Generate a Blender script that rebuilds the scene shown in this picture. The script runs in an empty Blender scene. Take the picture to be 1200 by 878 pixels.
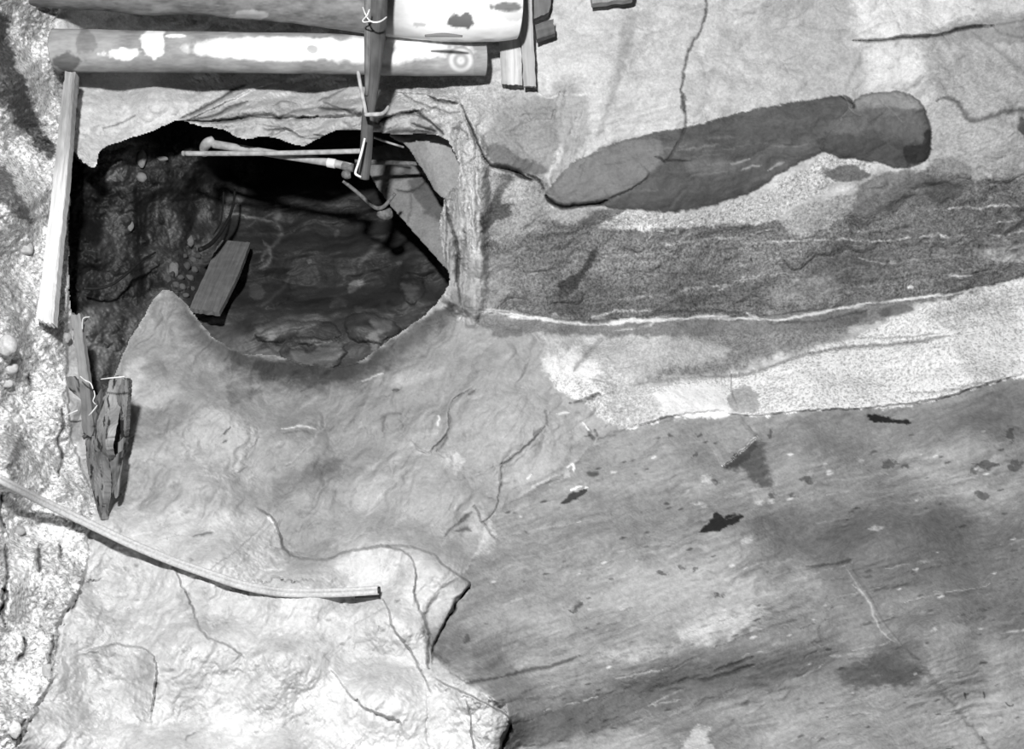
import bpy, math, random
import numpy as np
from mathutils import Vector

random.seed(7)
RNG = np.random.RandomState(11)
F = 1050.0            # focal length in pixels for a 1200 px wide frame
CX, CY = 600.0, 439.0
CAMZ = 1.55
SC = bpy.context.scene
COL = SC.collection

def P(px, py, d):
    """world point that stands d metres in front of the camera station"""
    return ((px - CX) / F * d, d, CAMZ + (CY - py) / F * d)

# ------------------------------------------------------------------ noise
def _hash(ix, iy, seed):
    h = (ix.astype(np.int64) * 374761393 + iy.astype(np.int64) * 668265263 + seed * 1442695041) & 0x7fffffff
    h = ((h ^ (h >> 13)) * 1274126177) & 0x7fffffff
    return ((h ^ (h >> 16)) & 0xffff) / 65535.0

def vnoise(x, y, seed=0):
    ix = np.floor(x); iy = np.floor(y)
    fx = x - ix; fy = y - iy
    fx = fx * fx * fx * (fx * (fx * 6 - 15) + 10); fy = fy * fy * fy * (fy * (fy * 6 - 15) + 10)
    a = _hash(ix, iy, seed); b = _hash(ix + 1, iy, seed)
    c = _hash(ix, iy + 1, seed); d = _hash(ix + 1, iy + 1, seed)
    return (a + (b - a) * fx) * (1 - fy) + (c + (d - c) * fx) * fy   # 0..1

def fbm(x, y, seed=0, octv=4, gain=.5):
    s = 0; a = 1; t = 0
    for o in range(octv):
        s = s + a * (vnoise(x, y, seed + o * 17) - .5); t += a
        x = x * 2.03 + 11.3; y = y * 2.03 + 5.7; a *= gain
    return s / t * 2      # about -1..1

def ridged(x, y, seed=0, octv=3):
    s = 0; a = 1; t = 0
    for o in range(octv):
        s = s + a * (1 - np.abs(vnoise(x, y, seed + o * 31) * 2 - 1)); t += a
        x = x * 2.1 + 3.1; y = y * 2.1 + 7.7; a *= .5
    return s / t

def worley(x, y, seed=0):
    ix = np.floor(x); iy = np.floor(y)
    f1 = np.full(x.shape, 9.0); idv = np.zeros(x.shape)
    for dx in (-1, 0, 1):
        for dy in (-1, 0, 1):
            cx = ix + dx; cy = iy + dy
            px = cx + _hash(cx, cy, seed); py = cy + _hash(cx, cy, seed + 5)
            d = np.hypot(px - x, py - y)
            m = d < f1
            f1 = np.where(m, d, f1); idv = np.where(m, _hash(cx, cy, seed + 9), idv)
    return f1, idv

def facets(x, y, seed=0, tilt=.9, hv=.5):
    """upper envelope of tilted domes: continuous surface of broken planes with sharp creases"""
    ix = np.floor(x); iy = np.floor(y); best = np.full(x.shape, -9.0)
    for dx in (-1, 0, 1):
        for dy in (-1, 0, 1):
            cx = ix + dx; cy = iy + dy
            qx = x - (cx + _hash(cx, cy, seed)); qy = y - (cy + _hash(cx, cy, seed + 5))
            a = (_hash(cx, cy, seed + 7) - .5) * 2 * tilt; b = (_hash(cx, cy, seed + 8) - .5) * 2 * tilt
            best = np.maximum(best, hv * _hash(cx, cy, seed + 9) + a * qx + b * qy - 1.5 * (qx * qx + qy * qy))
    return best
def _h1(ix, iy, seed):
    h = (ix * 374761393 + iy * 668265263 + seed * 1442695041) & 0x7fffffff
    h = ((h ^ (h >> 13)) * 1274126177) & 0x7fffffff
    return ((h ^ (h >> 16)) & 0xffff) / 65535.0
def sfbm(x, y, seed=0, octv=4):
    s = 0.0; a = 1.0; t = 0.0
    for o in range(octv):
        ix = math.floor(x); iy = math.floor(y); fx = x - ix; fy = y - iy
        fx = fx*fx*(3-2*fx); fy = fy*fy*(3-2*fy); k = seed + o*17
        p = _h1(ix, iy, k); q = _h1(ix+1, iy, k); r = _h1(ix, iy+1, k); w = _h1(ix+1, iy+1, k)
        s += a*((p+(q-p)*fx)*(1-fy)+(r+(w-r)*fx)*fy-.5); t += a
        x = x*2.03+11.3; y = y*2.03+5.7; a *= .5
    return s/t*2

def rot(x, y, deg):
    a = math.radians(deg); return x * math.cos(a) + y * math.sin(a), -x * math.sin(a) + y * math.cos(a)

def ss(e0, e1, x):
    t = np.clip((x - e0) / (e1 - e0), 0, 1); return t * t * (3 - 2 * t)

def smooth_poly(pts, closed=True, n=6):
    pts = [np.array(p, float) for p in pts]; out = []
    m = len(pts); rng = range(m if closed else m - 1)
    for i in rng:
        if closed: p0, p1, p2, p3 = pts[i - 1], pts[i], pts[(i + 1) % m], pts[(i + 2) % m]
        else: p0, p1, p2, p3 = pts[max(i - 1, 0)], pts[i], pts[i + 1], pts[min(i + 2, m - 1)]
        for k in range(n):
            t = k / n
            out.append(.5 * ((2 * p1) + (-p0 + p2) * t + (2 * p0 - 5 * p1 + 4 * p2 - p3) * t * t + (-p0 + 3 * p1 - 3 * p2 + p3) * t ** 3))
    if not closed: out.append(pts[-1])
    return np.array(out)

# ------------------------------------------------------------------ a sheet of bedrock sampled on a fine grid
class Sheet:
    def __init__(s, x0, x1, y0, y1, step):
        s.xs = np.arange(x0, x1 + step, step); s.ys = np.arange(y0, y1 + step, step)
        s.X, s.Y = np.meshgrid(s.xs, s.ys)
        s.step = step; s.x0 = x0; s.y0 = y0
        s.D = np.zeros_like(s.X); s.T = np.full(s.X.shape, .5); s.G = np.full(s.X.shape, .15)
        s.wx = fbm(s.X / 26, s.Y / 26, 3, 2); s.wy = fbm(s.X / 26, s.Y / 26, 77, 2)
        s.cx_ = fbm(s.X / 7, s.Y / 7, 13, 4, .65) * 1.7; s.cy_ = fbm(s.X / 7, s.Y / 7, 87, 4, .65) * 1.7
        s.px_ = fbm(s.X / 13, s.Y / 9, 3, 5, .68) * 1.25; s.py_ = fbm(s.X / 13, s.Y / 9, 77, 5, .68) * 1.25

    def controls(s, pts, power=3.0, soft=40.0):
        """smooth base distance from scattered survey points"""
        num = np.zeros_like(s.X); den = np.zeros_like(s.X)
        for (x, y, d) in pts:
            w = 1.0 / ((s.X - x) ** 2 + (s.Y - y) ** 2 + soft * soft) ** (power / 2)
            num += w * d; den += w
        return num / den

    def box(s, pts, m):
        pts = np.array(pts, float)
        a = max(int((pts[:, 0].min() - m - s.x0) / s.step), 0); b = int((pts[:, 0].max() + m - s.x0) / s.step) + 2
        c = max(int((pts[:, 1].min() - m - s.y0) / s.step), 0); d = int((pts[:, 1].max() + m - s.y0) / s.step) + 2
        return slice(c, max(d, c)), slice(a, max(b, a))

    def poly_sd(s, pts, ragged, sl):
        X = s.X[sl] + s.px_[sl] * ragged; Y = s.Y[sl] + s.py_[sl] * ragged
        pts = np.array(pts, float); n = len(pts)
        dist = np.full(X.shape, 1e9); ins = np.zeros(X.shape, bool)
        for i in range(n):
            ax, ay = pts[i]; bx, by = pts[(i + 1) % n]
            ex, ey = bx - ax, by - ay; L = ex * ex + ey * ey + 1e-9
            t = np.clip(((X - ax) * ex + (Y - ay) * ey) / L, 0, 1)
            dist = np.minimum(dist, (X - ax - t * ex) ** 2 + (Y - ay - t * ey) ** 2)
            if ay != by:
                ins ^= ((ay > Y) != (by > Y)) & (X < (bx - ax) * (Y - ay) / (by - ay) + ax)
        dist = np.sqrt(dist)
        return np.where(ins, dist, -dist)

    def mask(s, pts, soft=3, ragged=4, curve=True):
        if curve: pts = smooth_poly(pts, True, 5)
        sl = s.box(pts, soft + ragged * 1.2 + 4)
        sd = s.poly_sd(pts, ragged, sl)
        return sl, ss(-soft / 2, soft / 2, sd)

    def tone(s, pts, t, soft=4, ragged=4, amt=1.0, grain=None, curve=True):
        sl, m = s.mask(pts, soft, ragged, curve)
        if m.size == 0: return
        s.T[sl] = s.T[sl] * (1 - m * amt) + t * m * amt
        if grain is not None: s.G[sl] = s.G[sl] * (1 - m * amt) + grain * m * amt

    def relief(s, pts, h, soft=3, ragged=4, curve=True):
        sl, m = s.mask(pts, soft, ragged, curve)
        if m.size: s.D[sl] -= h * m

    def dome(s, pts, h, width=30, ragged=3, curve=True):
        """raised block: a crisp edge and a rounded top"""
        if curve: pts = smooth_poly(pts, True, 5)
        sl = s.box(pts, ragged + 4)
        sd = s.poly_sd(pts, ragged, sl)
        s.D[sl] -= h * np.sqrt(np.clip(sd / width, 0, 1)) * (2 - np.sqrt(np.clip(sd / width, 0, 1)))

    def line_d(s, pts, ragged, m, curve=True):
        if curve and len(pts) > 2: pts = smooth_poly(pts, False, 5)
        pts = np.array(pts, float)
        sl = s.box(pts, m)
        jag = min(ragged / 2.5, 1.5)
        X = s.X[sl] + s.wx[sl] * ragged * .5 + s.cx_[sl] * jag; Y = s.Y[sl] + s.wy[sl] * ragged * .5 + s.cy_[sl] * jag
        dist = np.full(X.shape, 1e9); par = np.zeros(X.shape); side = np.zeros(X.shape)
        n = len(pts) - 1
        for i in range(n):
            ax, ay = pts[i]; bx, by = pts[i + 1]
            ex, ey = bx - ax, by - ay; L = ex * ex + ey * ey + 1e-9
            t = np.clip(((X - ax) * ex + (Y - ay) * ey) / L, 0, 1)
            d = (X - ax - t * ex) ** 2 + (Y - ay - t * ey) ** 2
            k = d < dist
            dist = np.where(k, d, dist); par = np.where(k, (i + t) / n, par)
            side = np.where(k, np.sign(ex * (Y - ay) - ey * (X - ax)), side)
        return sl, np.sqrt(dist), par, side

    def stroke(s, pts, w, t=None, amt=1.0, cut=0.0, ragged=3, taper=True, curve=True, grain=None, broken=0.0):
        """vein, stain or crack: w px half width, tone t, cut metres deep"""
        sl, d, par, side = s.line_d(pts, ragged, w * 3 + ragged + 4, curve)
        if d.size == 0: return
        ww = w * (np.clip(np.sin(np.pi * np.clip(par, 0.02, .98)) * 2.2, .25, 1) if taper else 1)
        ww = ww * (1 + .5 * s.wy[sl])
        m = np.exp(-(d / np.maximum(ww, .3)) ** 2)
        if broken: m = m * ss(broken - .25, broken + .25, .5 + .5 * fbm(s.X[sl] / 9, s.Y[sl] / 9, 5, 3) )
        if t is not None: s.T[sl] = s.T[sl] * (1 - m * amt) + t * m * amt
        if grain is not None: s.G[sl] = s.G[sl] * (1 - m * amt) + grain * m * amt
        if cut: s.D[sl] += cut * m

    def fault(s, pts, h, decay=40, ragged=3, curve=True, side=1, fade=True, edge=1.2):
        """a scarp: the rock on one side of the line stands h metres proud and sinks back over decay px"""
        sl, d, par, sd = s.line_d(pts, ragged, decay * 2.5, curve)
        if d.size == 0: return
        f = np.clip(np.minimum(par, 1 - par) * 8, 0, 1) if fade else 1
        e = ss(-edge, edge, d * sd * side)
        s.D[sl] -= h * f * e * np.exp(-(d / decay) ** 1.5)

    def build(s, parts, label_of_cell, valid, mat):
        """split the sheet into meshes that share their seams and their normals"""
        ny, nx = s.X.shape
        V = np.stack([(s.X - CX) / F * s.D, s.D, CAMZ + (CY - s.Y) / F * s.D], -1)
        du = np.gradient(V, axis=1); dv = np.gradient(V, axis=0)
        N = np.cross(dv, du); N /= np.linalg.norm(N, axis=-1, keepdims=True) + 1e-12
        if N[ny // 2, nx // 2, 1] > 0: N = -N
        idx = np.arange(ny * nx).reshape(ny, nx)
        quads = np.stack([idx[:-1, :-1], idx[1:, :-1], idx[1:, 1:], idx[:-1, 1:]], -1).reshape(-1, 4)
        lab = label_of_cell.reshape(-1); ok = valid.reshape(-1)
        V = V.reshape(-1, 3); Nf = N.reshape(-1, 3); T = s.T.reshape(-1); G = s.G.reshape(-1)
        out = {}
        for li, name in parts.items():
            q = quads[(lab == li) & ok]
            if len(q) == 0: continue
            skirts = None
            used, inv = np.unique(q, return_inverse=True)
            q = inv.reshape(-1, 4)
            v = V[used]; nrm = Nf[used]; t = T[used]; g = G[used]
            me = bpy.data.meshes.new(name)
            me.vertices.add(len(v)); me.vertices.foreach_set('co', v.ravel().astype(np.float32))
            me.loops.add(len(q) * 4); me.loops.foreach_set('vertex_index', q.ravel().astype(np.int32))
            me.polygons.add(len(q)); me.polygons.foreach_set('loop_start', (np.arange(len(q)) * 4).astype(np.int32))
            me.polygons.foreach_set('use_smooth', np.ones(len(q), bool))
            me.update(calc_edges=True)
            for an, arr in (('tone', t), ('grain', g)):
                at = me.attributes.new(an, 'FLOAT', 'POINT'); at.data.foreach_set('value', arr.astype(np.float32))
            me.normals_split_custom_set_from_vertices(nrm.astype(np.float32))
            me.materials.append(mat)
            o = bpy.data.objects.new(name, me); COL.objects.link(o)
            out[name] = o
        return out

# ------------------------------------------------------------------ materials
def rock_material(name, bump=.6, scale=1.0, spec=.25, rough=.85, wet=0.0, speck=1.0):
    m = bpy.data.materials.new(name); m.use_nodes = True
    nt = m.node_tree; N = nt.nodes; L = nt.links; N.clear()
    out = N.new('ShaderNodeOutputMaterial'); bs = N.new('ShaderNodeBsdfPrincipled')
    L.new(bs.outputs[0], out.inputs[0])
    tone = N.new('ShaderNodeAttribute'); tone.attribute_name = 'tone'
    gr = N.new('ShaderNodeAttribute'); gr.attribute_name = 'grain'
    tc = N.new('ShaderNodeTexCoord')
    def noise(sc, det, ro=.6):
        n = N.new('ShaderNodeTexNoise'); n.inputs['Scale'].default_value = sc * scale
        n.inputs['Detail'].default_value = det; n.inputs['Roughness'].default_value = ro
        L.new(tc.outputs['Object'], n.inputs['Vector']); return n
    def mth(op, a, b=None, c=None):
        n = N.new('ShaderNodeMath'); n.operation = op
        for i, v in enumerate((a, b, c)):
            if v is None: continue
            if isinstance(v, (int, float)): n.inputs[i].default_value = v
            else: L.new(v, n.inputs[i])
        return n.outputs[0]
    fine = noise(72, 4, .75); mid = noise(9, 5, .62)
    # grain: mineral speckle
    f = mth('MULTIPLY_ADD', fine.outputs['Fac'], 2.0, -1.0)
    f = mth('MULTIPLY', f, mth('MULTIPLY', gr.outputs['Fac'], 2.6 * speck))
    mm = mth('MULTIPLY_ADD', mid.outputs['Fac'], .5, .75)
    mul = mth('MULTIPLY', mth('MAXIMUM', mth('ADD', f, 1.0), .15), mm)
    col = mth('MINIMUM', mth('MULTIPLY', tone.outputs['Fac'], mul), .93)
    cc = N.new('ShaderNodeCombineColor')
    for i in range(3): L.new(col, cc.inputs[i])
    L.new(cc.outputs[0], bs.inputs['Base Color'])
    b1 = N.new('ShaderNodeBump'); b1.inputs['Distance'].default_value = .006; b1.inputs['Strength'].default_value = bump
    h = mth('ADD', mth('MULTIPLY', fine.outputs['Fac'], mth('ADD', gr.outputs['Fac'], .25)), mth('MULTIPLY', mid.outputs['Fac'], 2.5))
    L.new(h, b1.inputs['Height']); L.new(b1.outputs[0], bs.inputs['Normal'])
    bs.inputs['Roughness'].default_value = rough
    bs.inputs['Specular IOR Level'].default_value = spec
    return m

def wood_material(name, lo=.75, hi=1.25, bump=.4, sx=3.0, sy=60.0, rough=.8):
    """albedo = painted tone x grain streaks running along the piece (attribute guv)"""
    m = bpy.data.materials.new(name); m.use_nodes = True
    nt = m.node_tree; N = nt.nodes; L = nt.links; N.clear()
    out = N.new('ShaderNodeOutputMaterial'); bs = N.new('ShaderNodeBsdfPrincipled'); L.new(bs.outputs[0], out.inputs[0])
    tone = N.new('ShaderNodeAttribute'); tone.attribute_name = 'tone'
    uv = N.new('ShaderNodeAttribute'); uv.attribute_name = 'guv'
    mp = N.new('ShaderNodeMapping'); mp.inputs['Scale'].default_value = (sx, sy, sy)
    L.new(uv.outputs['Vector'], mp.inputs['Vector'])
    n = N.new('ShaderNodeTexNoise'); n.inputs['Scale'].default_value = 1.0; n.inputs['Detail'].default_value = 6
    n.inputs['Roughness'].default_value = .6; n.inputs['Distortion'].default_value = .4
    L.new(mp.outputs[0], n.inputs['Vector'])
    mr = N.new('ShaderNodeMapRange'); mr.inputs['From Min'].default_value = .3; mr.inputs['From Max'].default_value = .7
    mr.inputs['To Min'].default_value = lo; mr.inputs['To Max'].default_value = hi
    L.new(n.outputs['Fac'], mr.inputs['Value'])
    mu = N.new('ShaderNodeMath'); mu.operation = 'MULTIPLY'; mu.use_clamp = True
    L.new(tone.outputs['Fac'], mu.inputs[0]); L.new(mr.outputs[0], mu.inputs[1])
    cc = N.new('ShaderNodeCombineColor')
    for i in range(3): L.new(mu.outputs[0], cc.inputs[i])
    L.new(cc.outputs[0], bs.inputs['Base Color'])
    b = N.new('ShaderNodeBump'); b.inputs['Distance'].default_value = .004; b.inputs['Strength'].default_value = bump
    L.new(n.outputs['Fac'], b.inputs['Height']); L.new(b.outputs[0], bs.inputs['Normal'])
    bs.inputs['Roughness'].default_value = rough; bs.inputs['Specular IOR Level'].default_value = .25
    return m

def plain_material(name, g, rough=.6, metal=0.0, var=.3, scale=40):
    m = bpy.data.materials.new(name); m.use_nodes = True
    nt = m.node_tree; N = nt.nodes; L = nt.links
    bs = N['Principled BSDF']
    tc = N.new('ShaderNodeTexCoord'); n = N.new('ShaderNodeTexNoise'); n.inputs['Scale'].default_value = scale
    n.inputs['Detail'].default_value = 5; L.new(tc.outputs['Object'], n.inputs['Vector'])
    mr = N.new('ShaderNodeMapRange'); mr.inputs['To Min'].default_value = g * (1 - var); mr.inputs['To Max'].default_value = g * (1 + var)
    mr.inputs['From Min'].default_value = .3; mr.inputs['From Max'].default_value = .7
    L.new(n.outputs['Fac'], mr.inputs['Value'])
    cc = N.new('ShaderNodeCombineColor')
    for i in range(3): L.new(mr.outputs[0], cc.inputs[i])
    L.new(cc.outputs[0], bs.inputs['Base Color'])
    b = N.new('ShaderNodeBump'); b.inputs['Distance'].default_value = .002; b.inputs['Strength'].default_value = .5
    L.new(n.outputs['Fac'], b.inputs['Height']); L.new(b.outputs[0], bs.inputs['Normal'])
    bs.inputs['Roughness'].default_value = rough; bs.inputs['Metallic'].default_value = metal
    bs.inputs['Specular IOR Level'].default_value = .3
    return m

M_ROCK = rock_material('bedrock')
M_SOIL = rock_material('gravelly_soil', bump=.9, spec=.35, rough=.7, speck=1.3)
M_DARKROCK = rock_material('wet_dark_schist', bump=.5, spec=.3, rough=.6)
M_WOOD = wood_material('weathered_wood')
M_PEELED = wood_material('peeled_log_wood', lo=.86, hi=1.12, sx=5, sy=30, bump=.3)
M_RUST = plain_material('rusty_iron', .16, .7, .0, .45, 60)
M_STEEL = plain_material('dull_galvanised_pipe', .42, .5, .0, .3, 30)
M_WIRE = plain_material('bright_wire', .8, .4, .0, .1)
M_BLACK = plain_material('black_rubber', .02, .6, 0, .3)
M_STRAW = plain_material('pale_straw', .7, .8, 0, .2)

def tag(o, label=None, cat=None, group=None, kind=None):
    if label: o['label'] = label
    if cat: o['category'] = cat
    if group: o['group'] = group
    if kind: o['kind'] = kind
    return o

def empty(name, loc):
    o = bpy.data.objects.new(name, None); o.location = loc; o.empty_display_size = .1
    COL.objects.link(o); return o

def adopt(child, parent):
    child.parent = parent
    child.matrix_parent_inverse = parent.matrix_basis.inverted()
    return child

# ================================================================== the rock face
S = Sheet(-70, 1270, -60, 930, 1.25)
X, Y = S.X, S.Y
ctrl = [  # x, y, distance
 (600,-60,4.55),(900,-60,4.6),(1270,-60,4.4),(700,60,4.62),(900,80,4.72),(1100,80,4.6),(1200,150,4.5),(640,160,4.68),
 (760,200,4.72),(900,180,4.75),(1040,150,4.66),(1150,230,4.62),(1270,300,4.5),(600,260,4.72),(700,310,4.9),(850,310,4.95),(1000,310,4.86),(1150,300,4.68),
 (600,360,4.86),(700,385,4.92),(850,380,4.92),(1000,365,4.84),(1150,345,4.66),(620,420,4.62),(720,440,4.66),(850,440,4.74),(1000,420,4.66),(1150,400,4.5),
 (700,490,4.5),(850,490,4.58),(1000,480,4.5),(1150,455,4.36),(1270,430,4.2),
 (650,570,4.32),(800,560,4.34),(950,560,4.28),(1150,540,4.1),(700,660,4.05),(850,660,3.98),(1050,660,3.82),(1250,640,3.65),
 (620,760,3.86),(760,780,3.7),(900,780,3.6),(1100,780,3.45),(1250,780,3.3),(640,900,3.5),(800,930,3.3),(1000,930,3.15),(1270,930,2.95),
 (540,380,4.85),(480,400,4.85),(420,430,4.85),(500,450,4.66),(560,500,4.5),(440,500,4.55),(380,450,4.75),(330,450,4.78),(260,420,4.7),(210,370,4.75),(170,390,4.6),
 (180,460,4.4),(250,500,4.25),(330,540,4.4),(430,580,4.38),(520,600,4.2),(600,520,4.4),(350,620,4.2),(440,650,3.9),(500,680,3.75),
 (150,560,4.1),(230,600,3.95),(130,650,3.8),(250,680,3.6),(350,700,3.55),(450,740,3.5),(120,760,3.4),(220,780,3.25),(330,800,3.2),(450,830,3.2),(560,830,3.2),
 (60,878,3.05),(200,930,2.9),(350,930,2.85),(500,930,2.95),
 (0,-60,3.9),(0,100,3.75),(0,250,3.6),(0,400,3.45),(0,550,3.3),(0,700,3.1),(0,850,2.9),(-70,0,3.4),(-70,300,3.15),(-70,600,2.9),(-70,900,2.6),
 (60,60,4.3),(60,180,4.25),(50,300,4.1),(50,400,3.95),(60,500,3.85),(60,600,3.7),(50,700,3.45),(30,800,3.2),(85,250,4.35),(95,400,4.3),(100,520,4.1),
 (100,125,4.47),(180,122,4.45),(300,122,4.45),(420,122,4.45),(520,122,4.56),(90,84,4.72),(150,82,4.76),(220,82,4.78),(300,82,4.8),(380,82,4.8),(450,84,4.8),(520,86,4.74),(150,60,4.8),(300,60,4.84),(420,60,4.84),(300,0,4.75),(450,0,4.7),(200,0,4.7),(560,200,4.7),(545,320,4.82)]
S.D = S.controls(ctrl, 3.4, 30)

# ---- which rock is where (polygons in the survey frame)
soil_edge = [(-90,-80),(64,-80),(66,30),(88,85),(86,170),(84,240),(80,330),(80,380),(78,440),(80,500),(100,560),(115,590),(104,612),(100,660),(92,690),(78,712),(66,745),(64,790),(48,812),(36,845),(20,880),(10,940),(-90,940)]
hole_pts = [(84,178),(96,190),(112,196),(116,178),(133,169),(160,160),(190,148),(210,141),(232,148),(262,152),(285,162),(305,160),(330,164),(352,171),(372,163),(394,153),(420,152),
 (450,156),(478,158),(500,157),(520,162),(530,172),(538,192),(534,215),(522,232),(516,260),(520,300),(527,328),(516,350),(494,372),(468,390),(446,406),(420,424),(392,431),(352,426),(318,416),(292,416),(270,409),(246,392),(230,372),(215,352),(196,340),(184,346),
 (168,372),(150,402),(134,440),(118,470),(104,470),(92,430),(84,370),(80,300),(82,230)]
lens_pts = [(640,227),(655,205),(680,186),(715,170),(745,160),(775,153),(815,146),(860,134),(910,124),(960,115),(985,112),(1001,121),(990,136),(979,150),(967,166),(964,178),(940,190),(915,204),(888,222),(860,233),(830,241),(795,248),(765,249),(738,245),(716,244),(700,240),(680,243),(660,243),(645,238)]
lens2_pts = [(1001,119),(1020,110),(1045,107),(1070,113),(1084,126),(1090,150),(1091,178),(1078,192),(1050,195),(1022,190),(995,186),(970,181),(962,176),(968,160),(982,145),(992,132)]
slab_pts = [(505,760),(498,720),(520,685),(545,668),(560,640),(572,612),(592,592),(622,574),(655,556),(680,535),(705,514),(735,502),(762,494),(800,486),(840,482),(885,487),(930,482),(980,478),(1030,477),(1075,474),(1110,464),(1140,455),(1170,446),(1290,414),(1290,960),(590,960),(592,880),(596,846),(570,815),(530,790)]
granite_pts = [(652,430),(700,410),(745,452),(800,447),(850,440),(900,430),(950,410),(1000,395),(1050,372),(1100,352),(1150,342),(1290,310),(1290,414),(1170,446),(1140,455),(1110,464),(1075,474),(1030,477),(980,478),(930,482),(885,487),(840,482),(800,486),(762,494),(735,502),(705,490),(680,470),(650,455)]
vein_pts = [(536,374),(556,365),(580,364),(606,370),(634,374),(662,378),(690,380),(715,379),(742,376),(770,376),(800,373),(830,372),(862,374),(895,374),(925,374),(950,368),(985,362),(1012,356),(1045,353),(1080,349),(1115,345),(1160,336),(1210,325),(1290,306)]

def M(pts, soft=3, ragged=4, curve=True):
    out = np.zeros_like(X); sl, m = S.mask(pts, soft, ragged, curve); out[sl] = m; return out
mSoil = M(soil_edge, 3, 6); mSlab = M(slab_pts, 3, 3); mLens = M(lens_pts, 2, 3); mLens2 = M(lens2_pts, 2, 3); mGran = M(granite_pts, 4, 5)
mound_pts = [(80,480),(100,470),(134,440),(150,402),(168,372),(196,340),(215,352),(246,392),(292,416),(352,426),(420,424),(446,406),(494,372),(530,356),(540,374),(600,384),(640,400),(660,440),(700,470),(735,500),(705,514),(655,556),(622,574),(592,592),(572,612),(545,668),(520,685),(498,720),(505,760),(570,815),(596,846),(590,960),(0,960),(60,800),(90,690),(110,600)]
mMound = np.clip(M(mound_pts, 8, 4) - mSoil, 0, 1)

# ---- general unevenness of the stone
big = fbm(X/150, Y/130, 21, 3); med = fbm(X/45, Y/38, 31, 4); sml = fbm(X/12, Y/10, 41, 4)
fx, fy = rot(X + 10*S.wx, Y + 10*S.wy, -14); fol = fbm(fx/60, fy/6, 51, 4)          # foliation, rising to the right
gx, gy = rot(X + 12*S.wx, Y + 12*S.wy, -58); fol2 = fbm(gx/50, gy/9, 52, 4)         # steeper streaks on the outcrop
hx, hy = rot(X, Y + 3*S.wy, -20); fol3 = fbm(hx/30, hy/3.0, 53, 5, .65)         # fine parallel striation on the slab
wall = np.clip(1 - mSoil - mMound - mSlab, 0, 1)
S.D += -.05*big - .022*med*(wall+mMound*.8+mSlab*.4) - .008*sml*(wall*.9+mMound*.8+mSlab*.35+mSoil)
jx = X + 4*S.cx_; jy = Y + 4*S.cy_
lowl = ss(560, 680, Y - .15*(X-300))
S.D -= mMound*(1-lowl)*(.034*facets(gx/75 + .05*S.cx_, gy/38 + .05*S.cy_, 401) + .012*facets(gx/26, gy/13, 403))
S.D -= mMound*lowl*(.085*facets(jx/105, jy/85, 411, 1.1) + .013*facets(jx/38, jy/27, 413))
S.D -= wall*(.030*facets(fx/120, fy/62, 421) + .010*facets(fx/36, fy/17, 423))
S.D -= mSlab*(.022*facets(fx/190, fy/70, 431, .6) + .005*facets(fx/46, fy/10, 433))
S.D += -.010*fol*(wall*.5+mSlab*.35+.2*mMound) - .012*fol2*mMound - .0025*fol3*mSlab
# ---- tones of the different rocks
S.T[:] = .56 + .07*fbm(X/120, Y/80, 71, 3) + .16*fbm(fx/22, fy/9, 72, 5, .65)*1.35 + .07*sml + .10*fol*np.abs(fbm(X/90,Y/70,73,2))*2
S.G[:] = .16
def blend(m, t, g=None):
    S.T[:] = S.T*(1-m) + t*m
    if g is not None: S.G[:] = S.G*(1-m) + g*m
blend(mMound, .33 + .05*big + .035*med + .035*fol2 + .02*fol, .09)
# lower-left of the outcrop painted paler, for brighter light near the flash
pal = M([(60,640),(140,600),(300,602),(330,650),(380,655),(430,640),(480,640),(545,680),(505,760),(600,860),(590,960),(0,960)], 30, 10)
blend(pal*mMound*.9, .36 + .03*med + .02*fol2 + .02*big, .07)
slabT = .235 + .04*fbm(fx/120, fy/35, 81, 4) + .02*fol + .03*fol3 + .012*sml
blend(mSlab, slabT, .1)

def TN(pts, t, soft=8, ragged=6, amt=.8, grain=None): S.tone(pts, t, soft, ragged, amt, grain)
def ST(pts, w, t=None, amt=.9, cut=0, **k): S.stroke(pts, w, t, amt, cut, **k)

# soft patches across the upper wall
TN([(590,-60),(1010,-60),(1000,60),(960,130),(860,130),(760,150),(690,190),(660,120),(640,40)], .56, 40, 10, .4)
TN([(905,-20),(990,-10),(1000,60),(960,90),(900,70),(890,20)], .42, 30, 12, .6)
TN([(1000,5),(1050,-20),(1100,-30),(1150,20),(1100,45),(1060,50),(1010,48)], .80, 16, 10, .9)
TN([(1010,62),(1065,55),(1085,80),(1060,100),(1000,104),(996,90)], .76, 14, 8, .9)
TN([(1140,-40),(1220,-40),(1220,25),(1170,35)], .66, 18, 8, .7)
TN([(1090,100),(1130,70),(1200,60),(1280,80),(1280,260),(1150,255),(1100,200)], .42, 30, 10, .7, .35)
TN([(1080,40),(1130,22),(1200,14),(1290,24),(1280,50),(1180,52),(1120,48),(1085,50)], .34, 10, 8, .8)
TN([(735,15),(745,20),(738,60),(726,100),(712,140),(704,165),(698,160),(712,120),(722,70)], .36, 8, 5, .8)
TN([(930,100),(1000,60),(1020,80),(1000,120),(960,118)], .45, 12, 8, .6)
ST([(1012,55),(1004,75),(994,95),(991,108)], 3, .36, .8)
TN([(640,118),(660,92),(682,100),(690,140),(684,180),(668,215),(650,225),(640,190)], .33, 8, 6, .8)
for k in range(22):
    x0 = RNG.uniform(646,688)
    y0 = RNG.uniform(100,180); l = RNG.uniform(20,55); ST([(x0+4,y0),(x0+RNG.uniform(-2,3),y0+l/2),(x0-4,y0+l)], RNG.uniform(.7,1.6), RNG.choice([.14,.2,.5]), .6, .006, ragged=4, broken=.4)
TN([(660,215),(700,170),(740,155),(700,165),(668,185)], .6, 8, 5, .6)
TN([(632,175),(648,165),(658,176),(650,200),(640,206)], .68, 5, 4, .8)
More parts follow.
